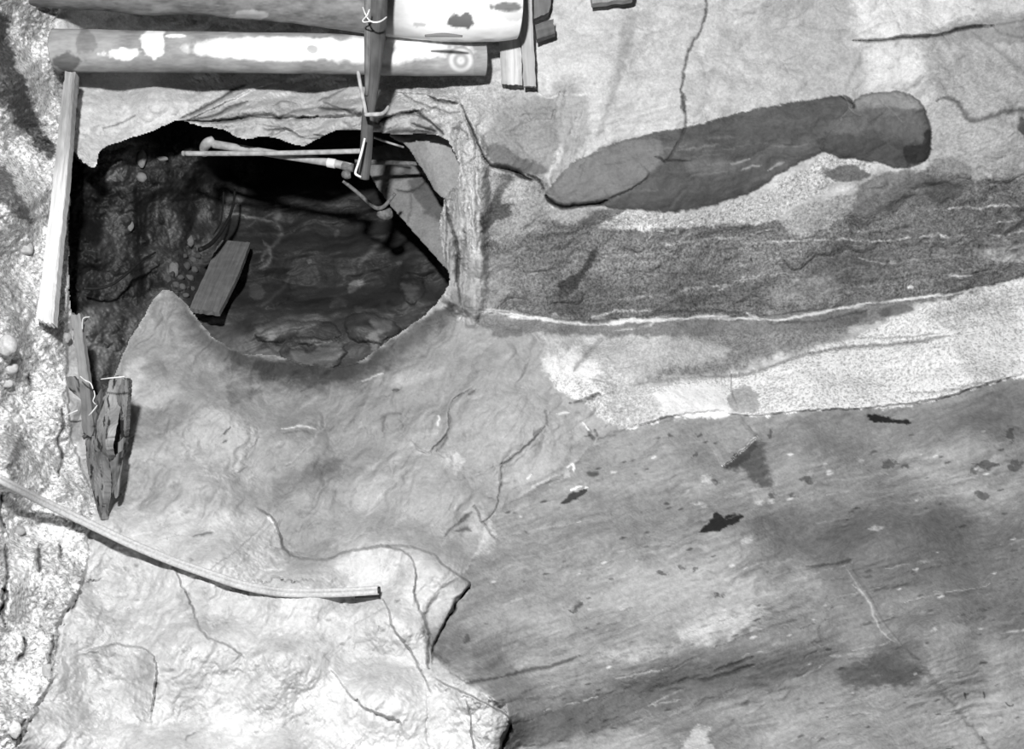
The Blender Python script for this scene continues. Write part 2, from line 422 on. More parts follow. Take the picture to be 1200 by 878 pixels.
for pts in ([(610,40),(640,30),(680,40),(700,70),(690,110),(660,90),(630,80)],): TN(pts, .58, 20, 8, .6)
# knob of darker rock left of the lens
TN([(566,160),(574,135),(600,120),(640,112),(652,130),(656,160),(650,190),(636,208),(610,206),(588,200),(572,186)], .29, 6, 6, .9, .2)
TN([(570,178),(585,168),(596,172),(610,186),(640,192),(640,206),(610,205),(585,198)], .12, 6, 6, .8)
TN([(580,95),(625,104),(640,112),(600,125),(575,140),(560,150),(566,120)], .38, 8, 5, .7)
# area under the knob
TN([(560,205),(600,205),(640,212),(640,262),(600,280),(562,290)], .25, 6, 6, .8, .6)
TN([(562,262),(572,236),(584,224),(598,222),(606,236),(596,252),(578,262),(566,276)], .07, 5, 7, .9)
ST([(600,206),(588,222),(574,240)], 5, .09, .8, ragged=6)
TN([(586,232),(600,216),(618,212),(614,232),(598,240)], .48, 5, 5, .8, .5)
ST([(618,205),(632,214),(637,226)], 1.1, .03, 1, .02); ST([(604,206),(626,212)], 1.5, .06, .8)
ST([(612,272),(630,258),(646,246)], 1.0, .08, .8, .006)
TN([(640,250),(700,240),(700,262),(640,280),(610,285)], .3, 8, 6, .8, .4)

# ---- dark mottled schist belt
TN([(562,292),(600,280),(640,262),(680,262),(740,268),(800,262),(860,262),(915,262),(935,275),(975,262),(1000,240),(1040,222),(1090,198),(1140,208),(1280,215),(1280,310),(1160,338),(1080,350),(1010,356),(950,368),(860,372),(760,374),(680,378),(600,370),(560,362)], .165, 8, 8, .95, .8)
TN([(556,300),(580,296),(600,300),(596,345),(580,362),(552,362)], .28, 6, 5, .8, .3)
TN([(545,310),(562,312),(568,335),(564,358),(548,360)], .62, 4, 3, .9, .1)
TN([(548,296),(600,292),(640,290),(600,304),(560,306)], .2, 5, 5, .8)
TN([(600,322),(660,290),(690,290),(680,320),(655,335),(650,352),(640,350),(640,330),(600,345)], .2, 10, 8, .8, .7)  # tone lowered to paint in the shadow right of the pillar
TN([(655,332),(665,325),(676,322),(690,300),(700,290),(698,304),(684,326),(670,345),(656,356)], .04, 3, 5, .9)
TN([(700,300),(800,280),(900,275),(960,290),(900,310),(800,310),(720,330)], .26, 16, 10, .6, .8)
TN([(640,345),(700,338),(780,340),(860,330),(900,345),(820,362),(720,370),(650,366)], .11, 10, 8, .6, .7)
TN([(960,300),(1040,290),(1060,310),(1010,335),(960,350),(940,330)], .13, 10, 8, .6, .4)
TN([(930,325),(980,330),(975,350),(940,358),(900,352)], .3, 8, 6, .7, .4)
TN([(700,255),(735,248),(790,252),(850,240),(890,228),(925,205),(950,194),(968,184),(1000,188),(1022,194),(1000,210),(975,218),(950,232),(915,250),(880,262),(820,264),(760,270),(715,266)], .54, 6, 6, .95, .75)
TN([(918,262),(930,246),(960,236),(990,228),(1010,236),(990,256),(960,270),(936,278)], .4, 4, 4, .9, .6)
TN([(962,200),(985,194),(1010,196),(1020,205),(1000,214),(975,212)], .1, 4, 5, .85, .3)
TN([(1010,215),(1050,198),(1080,200),(1100,220),(1080,240),(1040,250),(1008,252),(1000,235)], .17, 6, 6, .85, .3)
TN([(1084,214),(1106,206),(1126,212),(1130,224),(1112,236),(1092,238)], .1, 4, 5, .9, .3)
TN([(1050,230),(1130,240),(1200,232),(1280,240),(1280,285),(1180,290),(1090,300),(1040,280)], .17, 14, 10, .6, .6)
TN([(1140,292),(1170,285),(1210,284),(1280,288),(1280,305),(1180,306)], .42, 8, 6, .8, .3)
TN([(1090,186),(1130,190),(1130,215),(1096,206)], .28, 6, 5, .8, .4)
TN([(1160,180),(1200,172),(1280,180),(1280,215),(1190,212),(1160,200)], .34, 8, 5, .6, .5)
TN([(1195,140),(1202,138),(1230,150),(1225,160),(1196,156)], .08, 4, 4, .9)
ST([(1098,118),(1112,113),(1124,122),(1132,138),(1146,141),(1165,135),(1185,130),(1210,133),(1240,142)], 3.2, .11, .85, .006, ragged=5)
ST([(1142,38),(1160,52),(1178,66),(1200,84),(1230,104)], 3.5, .3, .7, .004)
TN([(1086,108),(1100,130),(1102,160),(1094,190),(1086,196),(1092,150)], .5, 5, 3, .6)
ST([(1000,47),(1030,47),(1060,44),(1100,41),(1130,33),(1165,30)], 1.7, .02, 1, .03, ragged=2)
ST([(1165,30),(1200,22),(1240,16)], 2, .2, .7); ST([(1165,33),(1185,42),(1240,46)], 2, .25, .7)
# light veinlets
for pts, w_, t_ in (([(755,280),(762,276),(766,270),(790,272),(800,276)],1.0,.7),([(762,290),(790,286),(830,282),(870,276),(910,268)],1.2,.55),([(880,286),(925,282),(980,281),(1040,281),(1090,277),(1120,275)],1.0,.75),
    ([(1120,275),(1145,270),(1170,276),(1200,270),(1260,262)],1.3,.62),([(1105,246),(1150,243),(1200,241),(1260,243)],1.2,.7),([(860,325),(890,322),(905,318)],1,.5),
    ([(780,345),(820,338),(850,332),(880,326),(930,320)],1.2,.45),([(830,345),(860,330),(880,318)],1.1,.5),([(1110,322),(1125,324),(1140,323)],2.2,.85),([(1000,300),(1040,310),(1060,308)],1,.4),
    ([(720,300),(760,296),(800,298)],1.3,.42),([(1140,268),(1160,262),(1200,256)],1.2,.5),([(660,110),(675,112),(690,108)],1,.75),([(630,108),(642,114),(656,110)],1,.8)):
    ST(pts, w_, t_, .9, -.002, ragged=4, broken=.45)
# sub-horizontal texture lines in the belt
for k in range(60):
    x0 = RNG.uniform(700,1180); y0 = RNG.uniform(262,355); l = RNG.uniform(20,70)
    ST([(x0,y0),(x0+l*.5,y0-l*.06+RNG.uniform(-3,3)),(x0+l,y0-l*.14)], RNG.uniform(.8,2.2), RNG.choice([.07,.1,.34,.42]), .55, RNG.choice([.003,-.002]), ragged=6, broken=.4)

# ---- lens of dark rock, standing slightly proud of the wall
S.dome(lens_pts, .028, 26, 3); S.dome(lens2_pts, .045, 22, 3)
lensT = .105 + .035*fbm(fx/60, fy/9, 91, 5, .62) + .02*fbm(fx/14, fy/3, 92, 3, .7) + .012*sml
blend(mLens, lensT, .12); blend(mLens2, lensT + .015, .12)
TN([(640,227),(655,205),(680,186),(715,170),(760,160),(778,170),(772,190),(760,205),(745,222),(715,232),(690,240),(660,243),(645,238)], .215, 8, 6, .85, .1)
TN([(1004,119),(1020,111),(1045,108),(1070,114),(1083,126),(1060,128),(1030,126),(1005,130)], .36, 4, 3, .8)
TN([(970,150),(1000,124),(1060,128),(1086,140),(1086,160),(1060,160),(1020,150),(985,160)], .18, 10, 5, .6)
TN([(960,160),(1000,158),(1050,166),(1080,170),(1084,186),(1050,192),(1000,186),(965,178)], .08, 6, 4, .8)
TN([(1060,172),(1080,168),(1082,156),(1090,155),(1090,182),(1076,192),(1062,188)], .035, 2, 3, .9)
ST([(985,112),(1001,122),(1000,126)], 1.4, .03, .9, .015)
TN([(800,190),(850,186),(870,194),(830,204),(806,200)], .2, 10, 5, .6)
TN([(780,160),(900,150),(960,158),(900,165),(800,166)], .09, 10, 6, .6); TN([(700,238),(740,220),(860,205),(880,215),(800,240),(740,243)], .1, 12, 6, .5)
for k in range(22):
    x0 = RNG.uniform(700,960); y0 = 245-(x0-700)*.28+RNG.uniform(-55,-8); l = RNG.uniform(20,60)
    ST([(x0,y0),(x0+l,y0-l*.12)], RNG.uniform(.7,1.6), RNG.choice([.07,.09,.19,.24]), .5, .002, ragged=4, broken=.35)
for pts in ([(855,192),(868,189),(880,186)],[(868,200),(880,196),(892,193)],[(900,200),(910,194),(918,192)]): ST(pts, 1.2, .4, .8, -.003)
ST([(768,184),(775,186),(779,190),(783,188),(814,189)], 1.0, .03, .95, .012, ragged=1)
ST([(639,229),(644,236),(652,241),(662,243),(680,241),(700,239),(712,235)], 1.7, .01, 1, .06, ragged=2)
ST([(712,235),(735,224),(752,214)], 1.0, .07, .8, .01)
S.fault([(712,235),(735,224),(752,212),(762,202)], .02, 25, 3, side=-1)
TN([(678,262),(690,250),(712,245),(735,246),(715,258),(695,264)], .1, 4, 5, .85)
# crack running down the pale wall
ST([(824,-60),(827,-10),(827,8),(826,25),(818,42),(808,58),(803,75),(801,92),(799,108),(801,124),(802,140),(802,150),(798,162),(791,176),(783,188)], 1.1, .06, .9, .014, ragged=5, taper=False)
TN([(798,112),(802,110),(804,124),(800,134)], .08, 2, 3, .8)
# other fine cracks in the pale wall
for k in range(26):
    x0 = RNG.uniform(650,1190); y0 = RNG.uniform(-20,120); a = RNG.uniform(-.5,1.2); l = RNG.uniform(15,60)
    if y0 > 150-(x0-650)*.1: continue
    ST([(x0,y0),(x0+l*.5*math.cos(a),y0+l*.5*math.sin(a)+RNG.uniform(-5,5)),(x0+l*math.cos(a),y0+l*math.sin(a))], RNG.uniform(.7,1.6), RNG.choice([.3,.38,.68]), .5, .004, ragged=7, broken=.4)

# ---- quartz vein, dark band under it, granite
TN([(556,370),(640,374),(720,377),(800,373),(880,371),(950,363),(1010,352),(1060,348),(1120,345),(1050,360),(1040,374),(960,386),(880,394),(800,394),(720,394),(650,392),(580,388)], .17, 6, 5, .85, .35)
TN([(580,388),(610,386),(612,394),(590,396),(578,393)], .15, 3, 4, .8)
TN([(985,372),(1010,362),(1014,370),(1000,380),(985,380)], .1, 4, 3, .8); TN([(1030,364),(1060,356),(1070,362),(1040,372)], .1, 4, 3, .8)
TN([(780,395),(860,392),(950,384),(1000,372),(980,395),(950,408),(920,414),(880,425),(850,436),(800,440),(760,446),(770,432),(830,420),(855,405)], .2, 12, 8, .85, .6)
blend(mGran, .78 + .08*fbm(X/60,Y/40,95,3), .62)
TN([(650,400),(700,396),(790,400),(850,404),(840,420),(790,430),(740,446),(690,440),(640,424)], .5, 12, 8, .8, .35)
TN([(640,425),(665,408),(690,418),(706,440),(680,446),(650,440)], .85, 12, 8, .85, .2)
TN([(752,466),(790,456),(840,450),(850,465),(856,485),(800,488),(775,480)], .93, 8, 6, .95, .15)
TN([(855,462),(872,452),(888,460),(886,482),(862,484),(852,474)], .38, 3, 5, .9, .2)
TN([(715,450),(750,446),(770,470),(775,490),(735,500),(715,480)], .5, 8, 6, .7, .4)
TN([(700,440),(745,452),(735,462),(700,455)], .5, 6, 4, .7)
TN([(1100,356),(1160,345),(1280,320),(1280,345),(1160,365),(1090,380)], .5, 14, 8, .7, .6)
ST([(820,440),(850,441),(880,437),(910,427),(945,415),(985,408),(1020,405),(1060,402),(1095,397),(1125,390)], 2.3, .2, .85, .012, ragged=2)
ST([(1000,396),(1060,395),(1100,391)], .9, .35, .8, .003); ST([(1100,352),(1108,347),(1116,352),(1120,366)], 1, .3, .6, .003)
ST([(1058,461),(1090,459),(1115,457),(1135,452),(1160,448)], 1.8, .3, .8, .012)
ST([(740,452),(770,447),(820,440)], 1.6, .3, .7, .006); ST([(672,436),(684,420),(696,405),(706,396)], 2.6, .28, .8, .012)
ST([(690,443),(712,448),(724,453)], 1.2, .3, .8, .004)
ST([(668,472),(690,467),(700,462),(705,464)], 1.8, .04, .95, .02, ragged=3); ST([(705,464),(720,458)], 1.2, .3, .7, .004)
# vein itself
sv, dv_, pv, _ = S.line_d(vein_pts, 3, 16)
wv = 1.3 + 1.5*fbm(S.X[sv]/25, S.Y[sv]/25, 99, 2) + 1.6*np.exp(-((S.X[sv]-605)/45)**2)
mV = ss(1.2, -1.0, dv_ - np.clip(wv, .6, 7)) * ss(.12,.3, .5+.5*fbm(S.X[sv]/13, S.Y[sv]/4, 101, 3)+.1)
S.T[sv] = S.T[sv]*(1-mV) + .82*mV; S.D[sv] -= .010*mV; S.G[sv] = S.G[sv]*(1-mV)+.15*mV
mVein = np.zeros_like(X); mVein[sv] = mV
ST([(690,372),(720,366),(750,365),(770,362)], 1.3, .6, .8, -.004, broken=.4); ST([(720,386),(760,382),(770,374)], 1.3, .6, .8, broken=.4)
ST([(875,366),(880,370),(890,372)], 1.4, .85, .8); ST([(1064,338),(1070,336)], 1.4, .8, .8)
ST([(760,366),(820,364),(880,368)], 1.2, .06, .7, .01); ST([(900,378),(960,376),(1020,362)], 1.3, .07, .6, .01)
ST([(540,362),(600,366),(640,372)], 1.6, .12, .7, .015)
S.fault([(1290,300),(1160,333),(1060,350),(980,360),(880,371),(760,374),(640,374),(545,362)], .018, 30, 3, side=1)   # belt overhangs the vein a little
# ledge where granite meets the lower slab
S.fault([(735,502),(762,494),(800,486),(840,482),(885,487),(930,482),(1030,477),(1110,464),(1170,446),(1290,414)], .03, 25, 3, side=-1)

bd = M([(562,292),(600,280),(640,262),(740,262),(860,262),(935,270),(1000,240),(1090,198),(1290,215),(1290,310),(1160,338),(1010,356),(860,372),(680,378),(560,362)], 14, 8)
S.D -= bd*(.030*facets(fx/55 + .04*S.cx_, fy/17 + .04*S.cy_, 441) + .010*facets(fx/20, fy/8, 443))
br_ = M([(88,88),(560,88),(560,160),(88,200)], 14, 6)*ss(560,500,X)*(.35+.65*ss(190,240,X)); sx, sy = rot(X, Y+3*S.cy_, -12)
S.D -= br_*(.050*facets(sx/85, sy/17 + .1*S.cx_, 451, 1.1) + .014*facets(sx/34, sy/7, 453))
pl_ = M([(520,165),(570,165),(566,365),(530,365),(515,300)], 12, 5)
S.D -= pl_*(.060*facets((X+3*S.cx_)/15, Y/70, 461, 1.1)+.015*facets(X/6, Y/30, 463))
lf_ = M([(560,100),(640,100),(650,200),(640,290),(560,300)], 14, 5)
S.D -= lf_*.035*facets(jx/36, jy/30, 465, 1.1)
# ---- pillar and brow round the opening
TN([(526,175),(545,165),(560,170),(562,240),(565,300),(560,362),(536,360),(520,300),(520,230)], .36, 4, 4, .85, .15)
TN([(540,175),(556,165),(562,200),(556,260),(562,300),(548,300),(540,250)], .58, 4, 5, .9, .25)
for k in range(16):
    x0 = 524 + k*2.3; y0 = 175+RNG.uniform(0,60); y1 = y0+RNG.uniform(50,130)
    ST([(x0,y0),(x0+RNG.uniform(-4,4),(y0+y1)/2),(x0+RNG.uniform(-2,3),min(y1,358))], RNG.uniform(.8,1.8), RNG.choice([.1,.16,.22,.62]), .7, .012, ragged=5, broken=.35)
ST([(522,232),(528,258),(535,280),(537,310),(534,335)], 1.6, .05, .9, .03, ragged=4)
ST([(526,244),(522,290),(527,330)], 1.4, .08, .8, .02); ST([(539,296),(537,330),(541,352)], 1.5, .05, .8, .02)
TN([(528,340),(540,345),(560,364),(545,372),(528,372),(518,360)], .2, 5, 5, .8)
TN([(505,360),(522,330),(530,340),(520,362)], .42, 4, 3, .8)
S.relief([(520,180),(540,165),(566,170),(566,360),(538,364),(518,340),(516,240)], .08, 14, 4)
# brow, strata
TN([(86,86),(240,86),(400,90),(400,130),(300,120),(210,135),(150,158),(112,172),(98,185),(88,170)], .58, 6, 5, .9, .12)
TN([(88,170),(100,180),(112,195),(112,215),(100,205),(86,190)], .5, 6, 6, .8, .5)
TN([(215,135),(290,118),(420,110),(520,130),(525,160),(430,158),(350,170),(290,160),(230,145)], .40, 6, 5, .85, .12)
TN([(460,92),(560,90),(565,150),(555,220),(535,190),(520,150),(470,120)], .48, 10, 6, .85, .5)
TN([(555,95),(590,100),(582,130),(566,160),(556,140)], .46, 8, 5, .8, .35)
for pts, w_, c_ in (([(212,139),(235,128),(262,113),(276,104),(290,100)],1.4,.02),([(222,140),(245,137),(262,130),(280,122),(290,118)],1.3,.02),([(212,142),(250,142),(272,140),(286,137),(300,135),(318,134),(326,138),(340,136),(352,138),(372,137)],2.2,.035),
    ([(370,125),(385,128),(410,130),(428,136)],1.6,.02),([(368,157),(385,160),(400,153),(425,152)],1.2,.02),([(445,142),(465,135),(490,130)],2.2,.03),([(488,132),(500,140),(512,150),(520,158)],1.5,.02),
    ([(480,146),(495,150),(512,154)],1.3,.02),([(503,112),(515,118),(538,122)],1.3,.015),([(505,126),(530,132),(540,130)],.9,.008),([(541,122),(548,140),(555,158),(562,172),(568,185),(575,194),(585,196),(602,200),(612,206),(622,212)],1.8,.035),
    ([(330,138),(345,130),(370,126)],1.2,.012),([(320,124),(335,118),(350,122)],.9,.008),([(372,118),(390,112),(410,100)],.9,.006),([(300,146),(330,150),(350,160),(362,158)],.9,.008),([(448,158),(470,155),(500,156),(512,156)],1.6,.025),
    ([(120,150),(140,145),(160,135)],.8,.004),([(530,150),(545,155),(548,165)],1.2,.012),([(470,108),(490,120),(510,128)],.8,.006)):
    ST(pts, w_*1.25, .035 if c_ > .012 else .16, .9, c_, ragged=2)
S.fault([(212,142),(250,142),(290,137),(330,138),(372,137),(428,136)], .06, 14, 3, side=-1)
S.fault([(372,118),(400,128),(428,136),(470,133),(500,128)], .04, 16, 3, side=-1); S.fault([(222,140),(262,122),(300,104),(330,98)], .045, 18, 3, side=-1); S.fault([(300,150),(330,152),(365,162),(400,154),(430,152)], .03, 8, 3, side=-1)
S.fault([(445,142),(470,133),(500,140),(520,158)], .05, 14, 3, side=1); S.fault([(460,108),(500,112),(540,122)], .04, 16, 3, side=-1)
S.fault([(541,122),(548,140),(555,158),(562,172),(568,185),(576,195),(602,200),(625,212)], .06, 30, 3, side=-1)
S.D += 0
for k in range(26):
    x0 = RNG.uniform(235,500); y0 = RNG.uniform(100,160); l = RNG.uniform(15,45)
    ST([(x0,y0),(x0+l*.5,y0-l*.18+RNG.uniform(-3,3)),(x0+l,y0-l*.12)], RNG.uniform(.7,1.5), RNG.choice([.2,.26,.55]), .5, .006, ragged=4, broken=.3)

# ---- central outcrop
for pts, t_, sf, am in (([(155,400),(190,342),(215,355),(250,398),(290,420),(250,450),(200,460),(160,440)],.30,20,.6),
    ([(130,450),(150,425),(170,425),(165,450),(150,470),(132,470)],.5,10,.8),
    ([(300,420),(350,430),(420,430),(440,450),(380,480),(320,470),(290,440)],.24,20,.8),
    ([(320,500),(400,440),(480,470),(520,480),(470,520),(400,560),(340,570),(310,540)],.27,30,.8),
    ([(430,440),(500,395),(560,400),(620,410),(640,430),(560,460),(480,470)],.30,20,.6),
    ([(455,450),(480,436),(500,435),(520,430),(500,446),(470,452)],.44,10,.7),
    ([(320,560),(360,545),(400,535),(400,560),(350,580),(320,600)],.19,16,.7),
    ([(355,548),(375,542),(402,542),(385,555),(360,562)],.14,10,.7),
    ([(170,490),(200,470),(230,480),(210,500),(180,510)],.2,14,.7),
    ([(150,500),(175,490),(165,520),(140,530)],.24,16,.6),
    ([(265,455),(285,450),(300,460),(285,472),(268,470)],.17,8,.7),
    ([(225,490),(260,475),(290,490),(298,515),(285,545),(255,545),(235,520)],.42,6,.75),
    ([(210,540),(260,545),(300,560),(260,580),(210,575)],.40,18,.7),
    ([(140,590),(200,575),(290,590),(260,605),(180,600)],.30,12,.6),
    ([(330,600),(355,590),(390,600),(400,640),(350,655),(330,640)],.29,16,.7),
    ([(410,575),(440,562),(446,590),(430,630),(400,640),(402,600)],.44,12,.6),
    ([(470,530),(500,500),(560,480),(600,470),(640,470),(640,520),(590,570),(540,600),(480,600)],.36,20,.6),
    ([(518,535),(535,530),(542,545),(530,552)],.66,8,.7),([(470,520),(490,510),(500,530),(450,545)],.42,10,.6),
    ([(600,530),(640,520),(680,490),(700,500),(650,550),(610,570)],.40,10,.6),
    ([(640,500),(680,470),(715,470),(730,500),(690,515),(650,530)],.40,8,.6),
    ([(545,620),(565,600),(580,628),(575,640),(540,650)],.40,5,.7),
    ([(585,560),(620,548),(650,540),(640,558),(600,575)],.44,10,.6),
    ([(560,450),(640,440),(650,470),(600,480),(560,480)],.34,10,.6)):
    TN(pts, t_, sf, 9, am)
S.dome([(225,492),(258,474),(288,488),(298,512),(286,545),(262,560),(232,545),(215,520)], .022, 40, 10)
ST([(261,509),(269,503),(271,500)], 1, .06, .9, .01); ST([(261,518),(267,515)], 1, .1, .9, .006)
S.dome([(530,470),(580,455),(640,462),(642,500),(620,530),(580,548),(545,540),(528,515),(524,490)], .012, 40, 10)
# cracks and scarps in the outcrop
for pts, w_, t_, c_ in (([(554,452),(545,460),(532,468),(527,480),(528,500),(522,512),(512,522),(502,530)],1.4,.12,.014),([(502,530),(492,524),(482,516)],1.2,.16,.01),([(512,528),(520,520),(524,512)],1.6,.1,.01),
    ([(640,500),(628,512),(610,528),(598,538),(588,544),(588,556),(586,570),(584,580)],1.3,.07,.016),([(600,537),(588,543)],1.6,.06,.016),([(625,510),(636,502)],2.2,.1,.012),([(640,480),(642,500)],1.2,.2,.01),
    ([(584,580),(578,600),(566,612),(560,600),(556,592)],1.2,.1,.012),([(520,630),(532,618),(545,608),(556,600)],1.1,.12,.01),([(534,623),(545,620),(553,622)],2.0,.08,.004),([(540,612),(550,605)],2,.1,.006),
    ([(566,612),(574,624),(582,632)],1,.16,.01),([(684,498),(694,512),(698,516)],1.4,.08,.016),([(696,503),(700,512)],1.2,.1,.012),([(556,456),(550,462)],3,.1,.006),
    ([(448,506),(450,494),(452,486)],1.6,.12,.006),([(446,492),(458,484),(472,484)],2.2,.15,.003),([(460,457),(469,457)],2.4,.04,.006),([(372,444),(388,436)],2,.14,.006),([(330,508),(350,505),(366,510)],1.2,.18,.006),
    ([(225,628),(240,625),(250,624)],2.2,.08,.004),([(388,430),(420,426)],1.5,.12,.01)):
    ST(pts, w_, t_, .85, c_, ragged=3)
S.fault([(554,452),(532,468),(527,484),(526,505),(512,522),(500,532),(482,518)], .025, 26, 3, side=1)
S.fault([(640,500),(610,528),(588,544),(585,575),(578,600),(566,614)], .035, 26, 3, side=-1)
for pts, w_ in (([(514,500),(515,492),(514,486)],1.4),([(422,447),(436,441),(450,436)],1.6),([(500,508),(512,508)],1.6),([(330,503),(350,500),(372,504)],1),([(663,548),(671,544),(673,552)],1.3),([(618,560),(622,556)],1.2),([(652,486),(668,484)],1.2),([(680,494),(690,506)],1.0)):
    ST(pts, w_, .85, .9, -.004)
for pts, t_ in (([(482,512),(495,508),(512,506),(508,516),(492,520)],.45),([(480,518),(500,528),(486,526)],.45)): TN(pts, t_, 4, 4, .8)
for k in range(70):     # streaks of the outcrop
    x0 = RNG.uniform(330,560); y0 = RNG.uniform(470,640); l = RNG.uniform(15,55); a = -math.radians(RNG.uniform(35,75))
    ST([(x0,y0),(x0+l*.5*math.cos(a)+3,y0+l*.5*math.sin(a)),(x0+l*math.cos(a),y0+l*math.sin(a))], RNG.uniform(.9,2.5), RNG.choice([.2,.24,.46,.5]), .35, RNG.choice([.005,-.005]), ragged=6, broken=.4)
for k in range(50):
    x0 = RNG.uniform(150,560); y0 = RNG.uniform(430,600); l = RNG.uniform(20,70); a = -math.radians(RNG.uniform(5,30))
    ST([(x0,y0),(x0+l*.5*math.cos(a),y0+l*.5*math.sin(a)+2),(x0+l*math.cos(a),y0+l*math.sin(a))], RNG.uniform(.9,2.6), RNG.choice([.18,.22,.42,.45]), .35, .004, ragged=6, broken=.4)

# ---- lower-left boulders: planes, ridges and broken edges
S.fault([(300,596),(318,606),(327,622),(332,640),(345,652),(380,656),(400,648),(440,640),(470,644)], .10, 60, 3, side=1)
ST([(313,604),(322,613),(327,625)], 1.8, .9, .9, -.004); ST([(330,640),(342,654)], 1.2, .2, .6, .01)
S.fault([(505,782),(507,762),(515,742),(530,712),(550,686),(540,676),(520,662),(505,648),(470,640),(440,640)], .055, 60, 2, side=-1, edge=1.0)
ST([(551,686),(544,696),(534,704),(532,716),(524,724),(520,734),(514,744),(510,758)], 1.3, .015, .95, .03, ragged=2)
ST([(505,748),(502,762),(501,780),(504,783)], 1.5, .03, .9, .02, ragged=2)
S.fault([(506,792),(530,806),(556,818),(580,830),(597,842),(595,856),(588,870),(584,935)], .07, 50, 2, side=1, edge=1.0)
ST([(598,846),(596,858),(590,872),(584,884)], 1.4, .015, .95, .03, ragged=1)
S.fault([(545,818),(552,840),(552,860),(556,880),(562,935)], .05, 22, 2, side=1)
S.fault([(440,690),(455,715),(460,735),(478,758),(490,780),(500,800),(505,815)], .055, 32, 3, side=-1)
S.fault([(452,640),(478,650),(486,670),(486,700),(500,730),(505,745)], .05, 26, 3, side=1)
ST([(484,688),(487,700),(485,712)], 1.2, .1, .8, .012); ST([(500,812),(502,830),(500,850),(505,885)], 1.4, .2, .7, .012)
ST([(448,730),(458,738),(456,750)], 1.2, .3, .6, .006); ST([(448,700),(450,712),(460,732)], 1.2, .35, .5, .006)
S.fault([(385,780),(398,800),(410,815),(430,832),(452,840),(470,850),(462,885)], .035, 30, 4, side=-1)
S.fault([(95,765),(120,758),(150,756),(178,766),(184,785),(182,810),(176,850)], .06, 34, 4, side=1)
ST([(103,766),(120,762),(134,754)], 2.2, .2, .7, .008); ST([(176,768),(182,776)], 2.4, .2, .6, .006); ST([(185,800),(180,815)], 1.8, .1, .7, .01)
S.fault([(200,650),(215,690),(228,715),(236,740),(250,748),(275,760),(290,775)], .045, 30, 5, side=1)
for pts, t_ in (([(208,694),(222,698),(228,712),(218,716)],.16),([(225,680),(240,690),(246,720),(238,726),(228,700)],.22),([(160,764),(176,764),(178,790),(166,785)],.22),([(30,760),(60,740),(90,720),(110,700),(120,740),(90,790),(40,850)],.34)): TN(pts, t_, 8, 7, .55)
TN([(300,660),(380,690),(420,720),(430,800),(340,800),(270,740)], .36, 30, 10, .5); TN([(380,800),(500,800),(560,850),(550,940),(380,940)], .46, 30, 10, .5)
TN([(390,655),(430,645),(480,660),(490,700),(500,740),(470,750),(440,700),(410,680)], .44, 12, 7, .5)
TN([(450,648),(520,665),(548,686),(528,712),(508,745),(488,700),(480,665)], .36, 6, 4, .6)
ST([(216,868),(222,862),(228,860)], 1, .1, .8, .004)
for k in range(55):
    x0 = RNG.uniform(70,430); y0 = RNG.uniform(610,870); l = RNG.uniform(6,40); a = -math.radians(RNG.uniform(-10,50))
    ST([(x0,y0),(x0+l*.5*math.cos(a),y0+l*.5*math.sin(a)+2),(x0+l*math.cos(a),y0+l*math.sin(a))], RNG.uniform(.8,2.4), RNG.choice([.2,.26,.5]), .4, .004, ragged=6, broken=.35)
for k in range(18):
    x0 = RNG.uniform(90,480); y0 = RNG.uniform(640,860)
    TN([(x0-3,y0),(x0,y0-2),(x0+4,y0),(x0,y0+2.5)], .15, 2, 3, .7)

# ---- lower-right slab: stains, ripples and chips
for pts, t_, sf, am in (([(560,640),(640,590),(740,580),(860,590),(760,640),(640,680),(540,690)],.205,40,.5),
    ([(900,600),(960,590),(1060,590),(1130,600),(1150,650),(1140,690),(1040,690),(960,670),(900,640)],.145,40,.75),
    ([(1100,580),(1150,600),(1290,640),(1290,700),(1160,690),(1100,650)],.16,40,.6),
    ([(960,660),(1020,650),(1120,660),(1290,700),(1290,760),(1150,740),(1050,720),(980,700)],.175,30,.5),
    ([(700,690),(820,660),(880,680),(900,700),(860,740),(780,740),(700,720),(600,740),(560,720)],.31,40,.6),
    ([(800,740),(840,722),(890,715),(900,722),(860,745),(810,755)],.42,14,.6),([(700,770),(760,755),(790,760),(740,775)],.38,14,.5),
    ([(590,850),(680,820),(760,790),(830,770),(900,765),(960,770),(900,800),(820,820),(720,850),(640,880),(590,880)],.15,24,.8),
    ([(980,790),(1010,775),(1050,765),(1080,780),(1070,800),(1010,805)],.1,14,.8),
    ([(1020,760),(1070,752),(1090,775),(1050,790)],.13,14,.6),
    ([(800,790),(850,780),(890,776),(860,790),(820,800)],.1,8,.7),
    ([(1100,745),(1120,725),(1130,735),(1135,770),(1150,790),(1120,800),(1090,790)],.32,14,.6),
    ([(1090,830),(1180,820),(1290,830),(1290,940),(1060,940)],.3,30,.6),([(900,850),(1000,830),(1060,850),(1060,940),(900,940)],.32,30,.5),
    ([(600,880),(700,865),(780,870),(780,940),(600,940)],.32,20,.5),([(800,865),(825,855),(835,880),(800,890)],.42,6,.7),
    ([(710,520),(780,500),(850,500),(850,560),(760,560),(690,560)],.23,30,.6),([(1120,470),(1200,450),(1290,430),(1290,510),(1160,510),(1120,495)],.16,20,.6),
    ([(890,500),(1000,490),(1110,480),(1110,520),(1000,530),(900,540)],.2,24,.6),([(560,800),(640,760),(700,760),(640,790),(590,810)],.27,16,.5),
    ([(500,740),(540,735),(560,745),(540,765),(510,770)],.17,14,.6)):
    TN(pts, t_, sf, 10, am)
TN([(640,830),(720,790),(800,765),(880,750),(960,755),(1000,775),(960,800),(860,815),(760,840),(680,860),(600,872)], .15, 50, 14, .65)
TN([(1120,600),(1200,620),(1290,640),(1290,760),(1200,745),(1130,720),(1080,680),(1090,630)], .15, 50, 14, .6)
